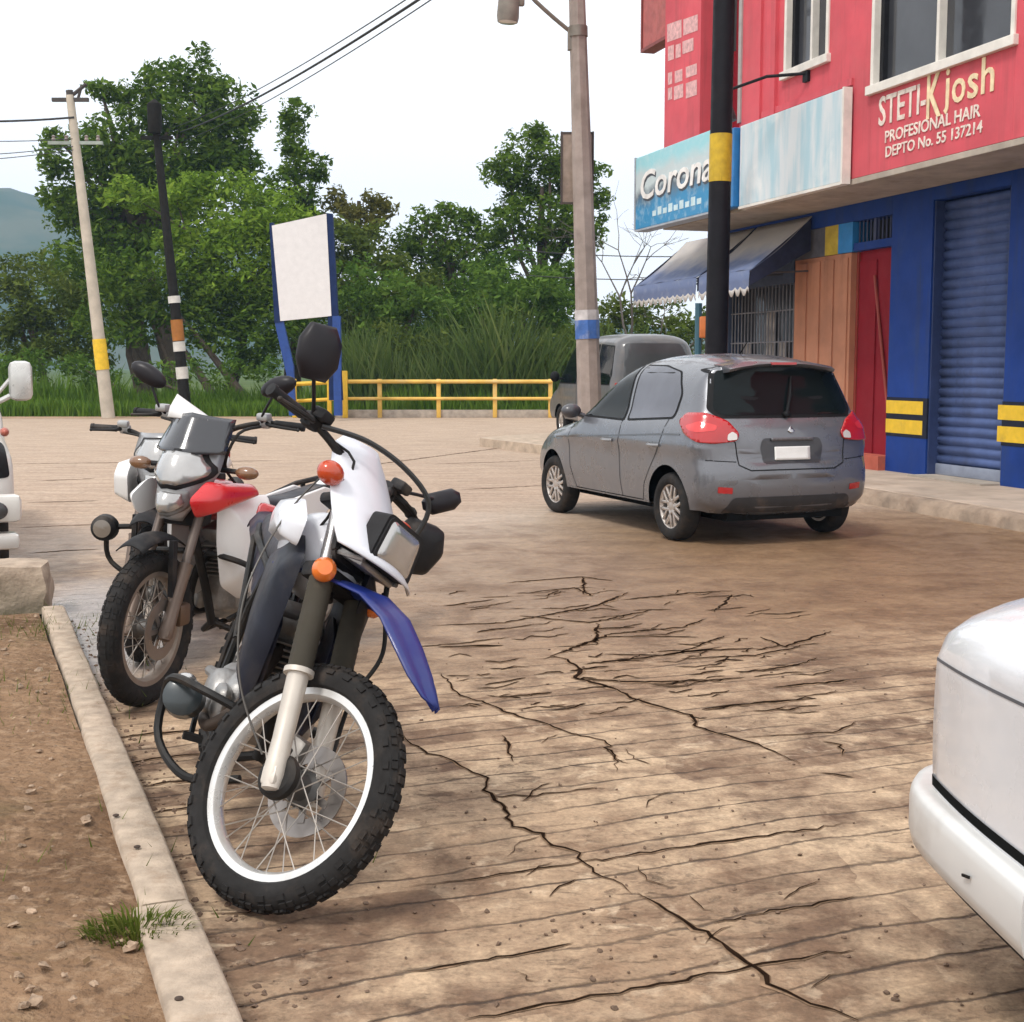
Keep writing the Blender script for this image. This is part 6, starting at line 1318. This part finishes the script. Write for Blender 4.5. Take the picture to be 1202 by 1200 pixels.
# bare spindly tree in the gap beside the building
r = random.Random(4); Y = 41; b0 = D(745, 470, Y); b0.z = 0; root = empty('bare_tree', b0); tag(root, 'bare spindly tree against the sky between the lamp post and the awning', 'tree')
m = MB()
def branch(p, d, l, w, n):
    q = p + d * l; m.tube([p, p.lerp(q, .5) + rnd_dir(r) * l * .06, q], [w, w * .8, w * .6], 5)
    if n:
        for k in range(r.choice((2, 2, 3))): branch(q, (d + rnd_dir(r) * .75).normalized(), l * r.uniform(.62, .85), w * .6, n - 1)
branch(V((0, 0, 0)), V((-.08, 0, 1)), 2.0, .075, 5); branch(V((.3, .2, 0)), V((.25, 0, 1)).normalized(), 1.5, .05, 4)
m.obj('trunk', M('grey_twigs', (.10, .085, .075), .9), root)

# reeds and grass: masses nobody could count
def blades(name, spec, mat, seed, wdt, lean):
    r = random.Random(seed); vs = []; fs = []
    for (px0, px1, Y0, Y1, h0, h1, n) in spec:
        for i in range(n):
            Y = r.uniform(Y0, Y1); px = r.uniform(px0, px1); p = D(px, 470, Y); p.z = -.03; h = r.uniform(h0, h1) * (.72 + .75 * (.5 + noise.noise(V((p.x * .8, p.y * .5, seed))))); w = wdt * r.uniform(.6, 1.4) * (1 + .15 * h)
            a = r.uniform(0, math.pi); u = V((math.cos(a), math.sin(a) * .5, 0)) * w; d = V((r.gauss(0, lean), r.gauss(0, lean), 0)) * h; b = len(vs)
            vs += [p - u, p + u, p + d * .4 + V((0, 0, h * .55)) + u * .8, p + d * .4 + V((0, 0, h * .55)) - u * .8, p + d + V((0, 0, h))]; fs += [(b, b + 1, b + 2, b + 3), (b + 3, b + 2, b + 4)]
    m = MB(); m.v = [tuple(p) for p in vs]; m.f = [list(f) for f in fs]; m.mi = [0] * len(fs); o = m.obj(name, mat, smooth=False, fix=False); o['kind'] = 'stuff'; return o
reedm = leaf_mat('reed_leaves', [(.045, .085, .020), (.10, .155, .040), (.20, .25, .085)]); grassm = leaf_mat('grass_blades', [(.05, .11, .012), (.11, .20, .024), (.19, .29, .05)])
blades('reeds', [(398, 690, 40.2, 43, .9, 2.4, 5600), (395, 690, 41.5, 44, 1.4, 2.5, 1000), (690, 870, 39.5, 43, .8, 2.0, 1500)], reedm, 3, .030, .30)
blades('grass', [(-60, 350, 39.4, 41.5, .15, .5, 7500), (-60, 350, 41.5, 44, .3, .85, 6000), (-60, 140, 41.5, 44, .6, 1.3, 1500), (340, 690, 39.2, 41, .2, .8, 3500), (690, 900, 39.3, 41, .3, .8, 800)], grassm, 5, .03, .2)
# the tuft by the kerb
r = random.Random(8); m = MB(); q = G(160, 1092, .1); vs = []; fs = []
for i in range(420):
    a = r.uniform(0, 6.28); rr = r.random() ** .6; p = V((math.cos(a) * rr * .125, math.sin(a) * rr * .085, .0)); h = r.uniform(.02, .075) * (1.2 - rr * .6); d = V((math.cos(a), math.sin(a), 0)) * h * r.uniform(.2, 1.2) + V((r.gauss(0, .01), r.gauss(0, .01), 0)); u = V((-math.sin(a + r.gauss(0, .8)), math.cos(a), 0)) * r.uniform(.0016, .003); b = len(vs)
    vs += [p - u, p + u, p + d * .45 + V((0, 0, h * .7)) + u * .8, p + d * .45 + V((0, 0, h * .7)) - u * .8, p + d + V((0, 0, h * (.75 if i % 3 else 1)))]; fs += [(b, b + 1, b + 2, b + 3), (b + 3, b + 2, b + 4)]
m.v = [tuple(p) for p in vs]; m.f = [list(f) for f in fs]; m.mi = [0] * len(fs); o = m.obj('grass_tuft', leaf_mat('tuft_blades', [(.05, .075, .012), (.10, .13, .02), (.20, .19, .055)]), smooth=False, fix=False); o.location = (q.x, q.y, .085); tag(o, 'small green grass tuft growing against the kerb in the dirt', 'grass tuft')
r = random.Random(9); vs = []; fs = []
for (px, py, n, sp) in ((12, 735, 160, .22), (40, 735, 90, .12), (30, 1000, 60, .3), (95, 790, 60, .2), (10, 830, 70, .25)):
    q = G(px, py, .1)
    for i in range(n):
        p = q + V((r.gauss(0, sp), r.gauss(0, sp), -.03)); h = r.uniform(.02, .08); d = rnd_dir(r) * h * .7; d.z = 0; u = rnd_dir(r) * .003; u.z = 0; b = len(vs); vs += [p - u, p + u, p + d + V((0, 0, h))]; fs.append((b, b + 1, b + 2))
m = MB(); m.v = [tuple(p) for p in vs]; m.f = [list(f) for f in fs]; m.mi = [0] * len(fs); o = m.obj('weeds', LM['olive'], smooth=False, fix=False); o['kind'] = 'stuff'
# pebbles and litter of small stones on the soil and in the street
r = random.Random(12); m = MB()
def stone(p, s):
    q = [1 + r.uniform(-.3, .3) for _ in range(3)]; i0 = len(m.v); m.blob(p, (s * q[0] * 1.2, s * q[1], s * .5 * q[2]), 6, 5, (r.uniform(-.4, .4), r.uniform(-.4, .4), r.uniform(0, 3)))
    for k in range(i0, len(m.v)): m.v[k] = tuple(V(m.v[k]) + rnd_dir(r) * s * .28)
for i in range(520):
    a = K0.lerp(K1, r.uniform(-.35, 1)); dd_ = r.uniform(.02, 1) ** 1.3 * 2.6; p = a - SV * dd_; s = r.choice((.004, .006, .006, .009, .013)) * r.uniform(.7, 1.3); z = .075 + .03 * noise.noise(V((p.x * 1.1, p.y * 1.1, 0))) + .018 * noise.noise(V((p.x * 5, p.y * 5, 3))) + .05 * min(1, dd_ / 2); stone(V((p.x, p.y, z + s * .25)), s)
for px, py, s in ((35, 1165, .013), (22, 1150, .009), (75, 1150, .009), (85, 1178, .011), (52, 1138, .012), (40, 1180, .014), (15, 1090, .012), (100, 965, .016), (30, 1048, .012), (110, 1160, .01)):
    q = G(px, py, .09); stone(V((q.x, q.y, .10)), s)
o = m.obj('pebbles', M('pale_stones', (.34, .24, .165), .95, var=.55, scale=30, dirt=.8, dirtcol=(.17, .11, .07)), smooth=False); o['kind'] = 'stuff'
m = MB()
for i in range(420):
    p = O0.lerp(O1, r.uniform(-.3, 1.0)) + SV * abs(r.gauss(0, .10)) + SV * .01; s = r.choice((.003, .004, .006, .009)); stone(V((p.x, p.y, s * .2)), s)
for i in range(260):
    q = G(r.uniform(250, 1150), r.uniform(690, 1190)); stone(V((q.x, q.y, .003)), r.choice((.003, .004, .005, .007)))
o = m.obj('grit', M('dark_grit', (.17, .11, .075), .95, var=.4, scale=30)); o['kind'] = 'stuff'
# fallen dry leaves in the soil

r = random.Random(31); vs = []; fs = []
for i in range(900):                                             # dry leaf and bark flakes trodden into the soil
    a = K0.lerp(K1, r.uniform(-.35, 1)); d_ = r.uniform(.01, 1) ** 1.2 * 2.4; p = a - SV * d_; p.z = .083 + .03 * noise.noise(V((p.x * 1.1, p.y * 1.1, 0))) + .018 * noise.noise(V((p.x * 5, p.y * 5, 3))) + .05 * min(1, d_ / 2)
    d = rnd_dir(r); d.z *= .25; u = d.cross(rnd_dir(r)); u.z *= .3; l = r.uniform(.006, .022); b = len(vs); vs += [p - d * l, p + u * l * .5, p + d * l, p - u * l * .45]; fs.append((b, b + 1, b + 2, b + 3))
m = MB(); m.v = [tuple(p) for p in vs]; m.f = [list(f) for f in fs]; m.mi = [0] * len(fs); o = m.obj('leaf_litter', leaf_mat('dry_litter', [(.06, .035, .02), (.22, .14, .075), (.52, .40, .27)], 0.05), smooth=False, fix=False); o['kind'] = 'stuff'
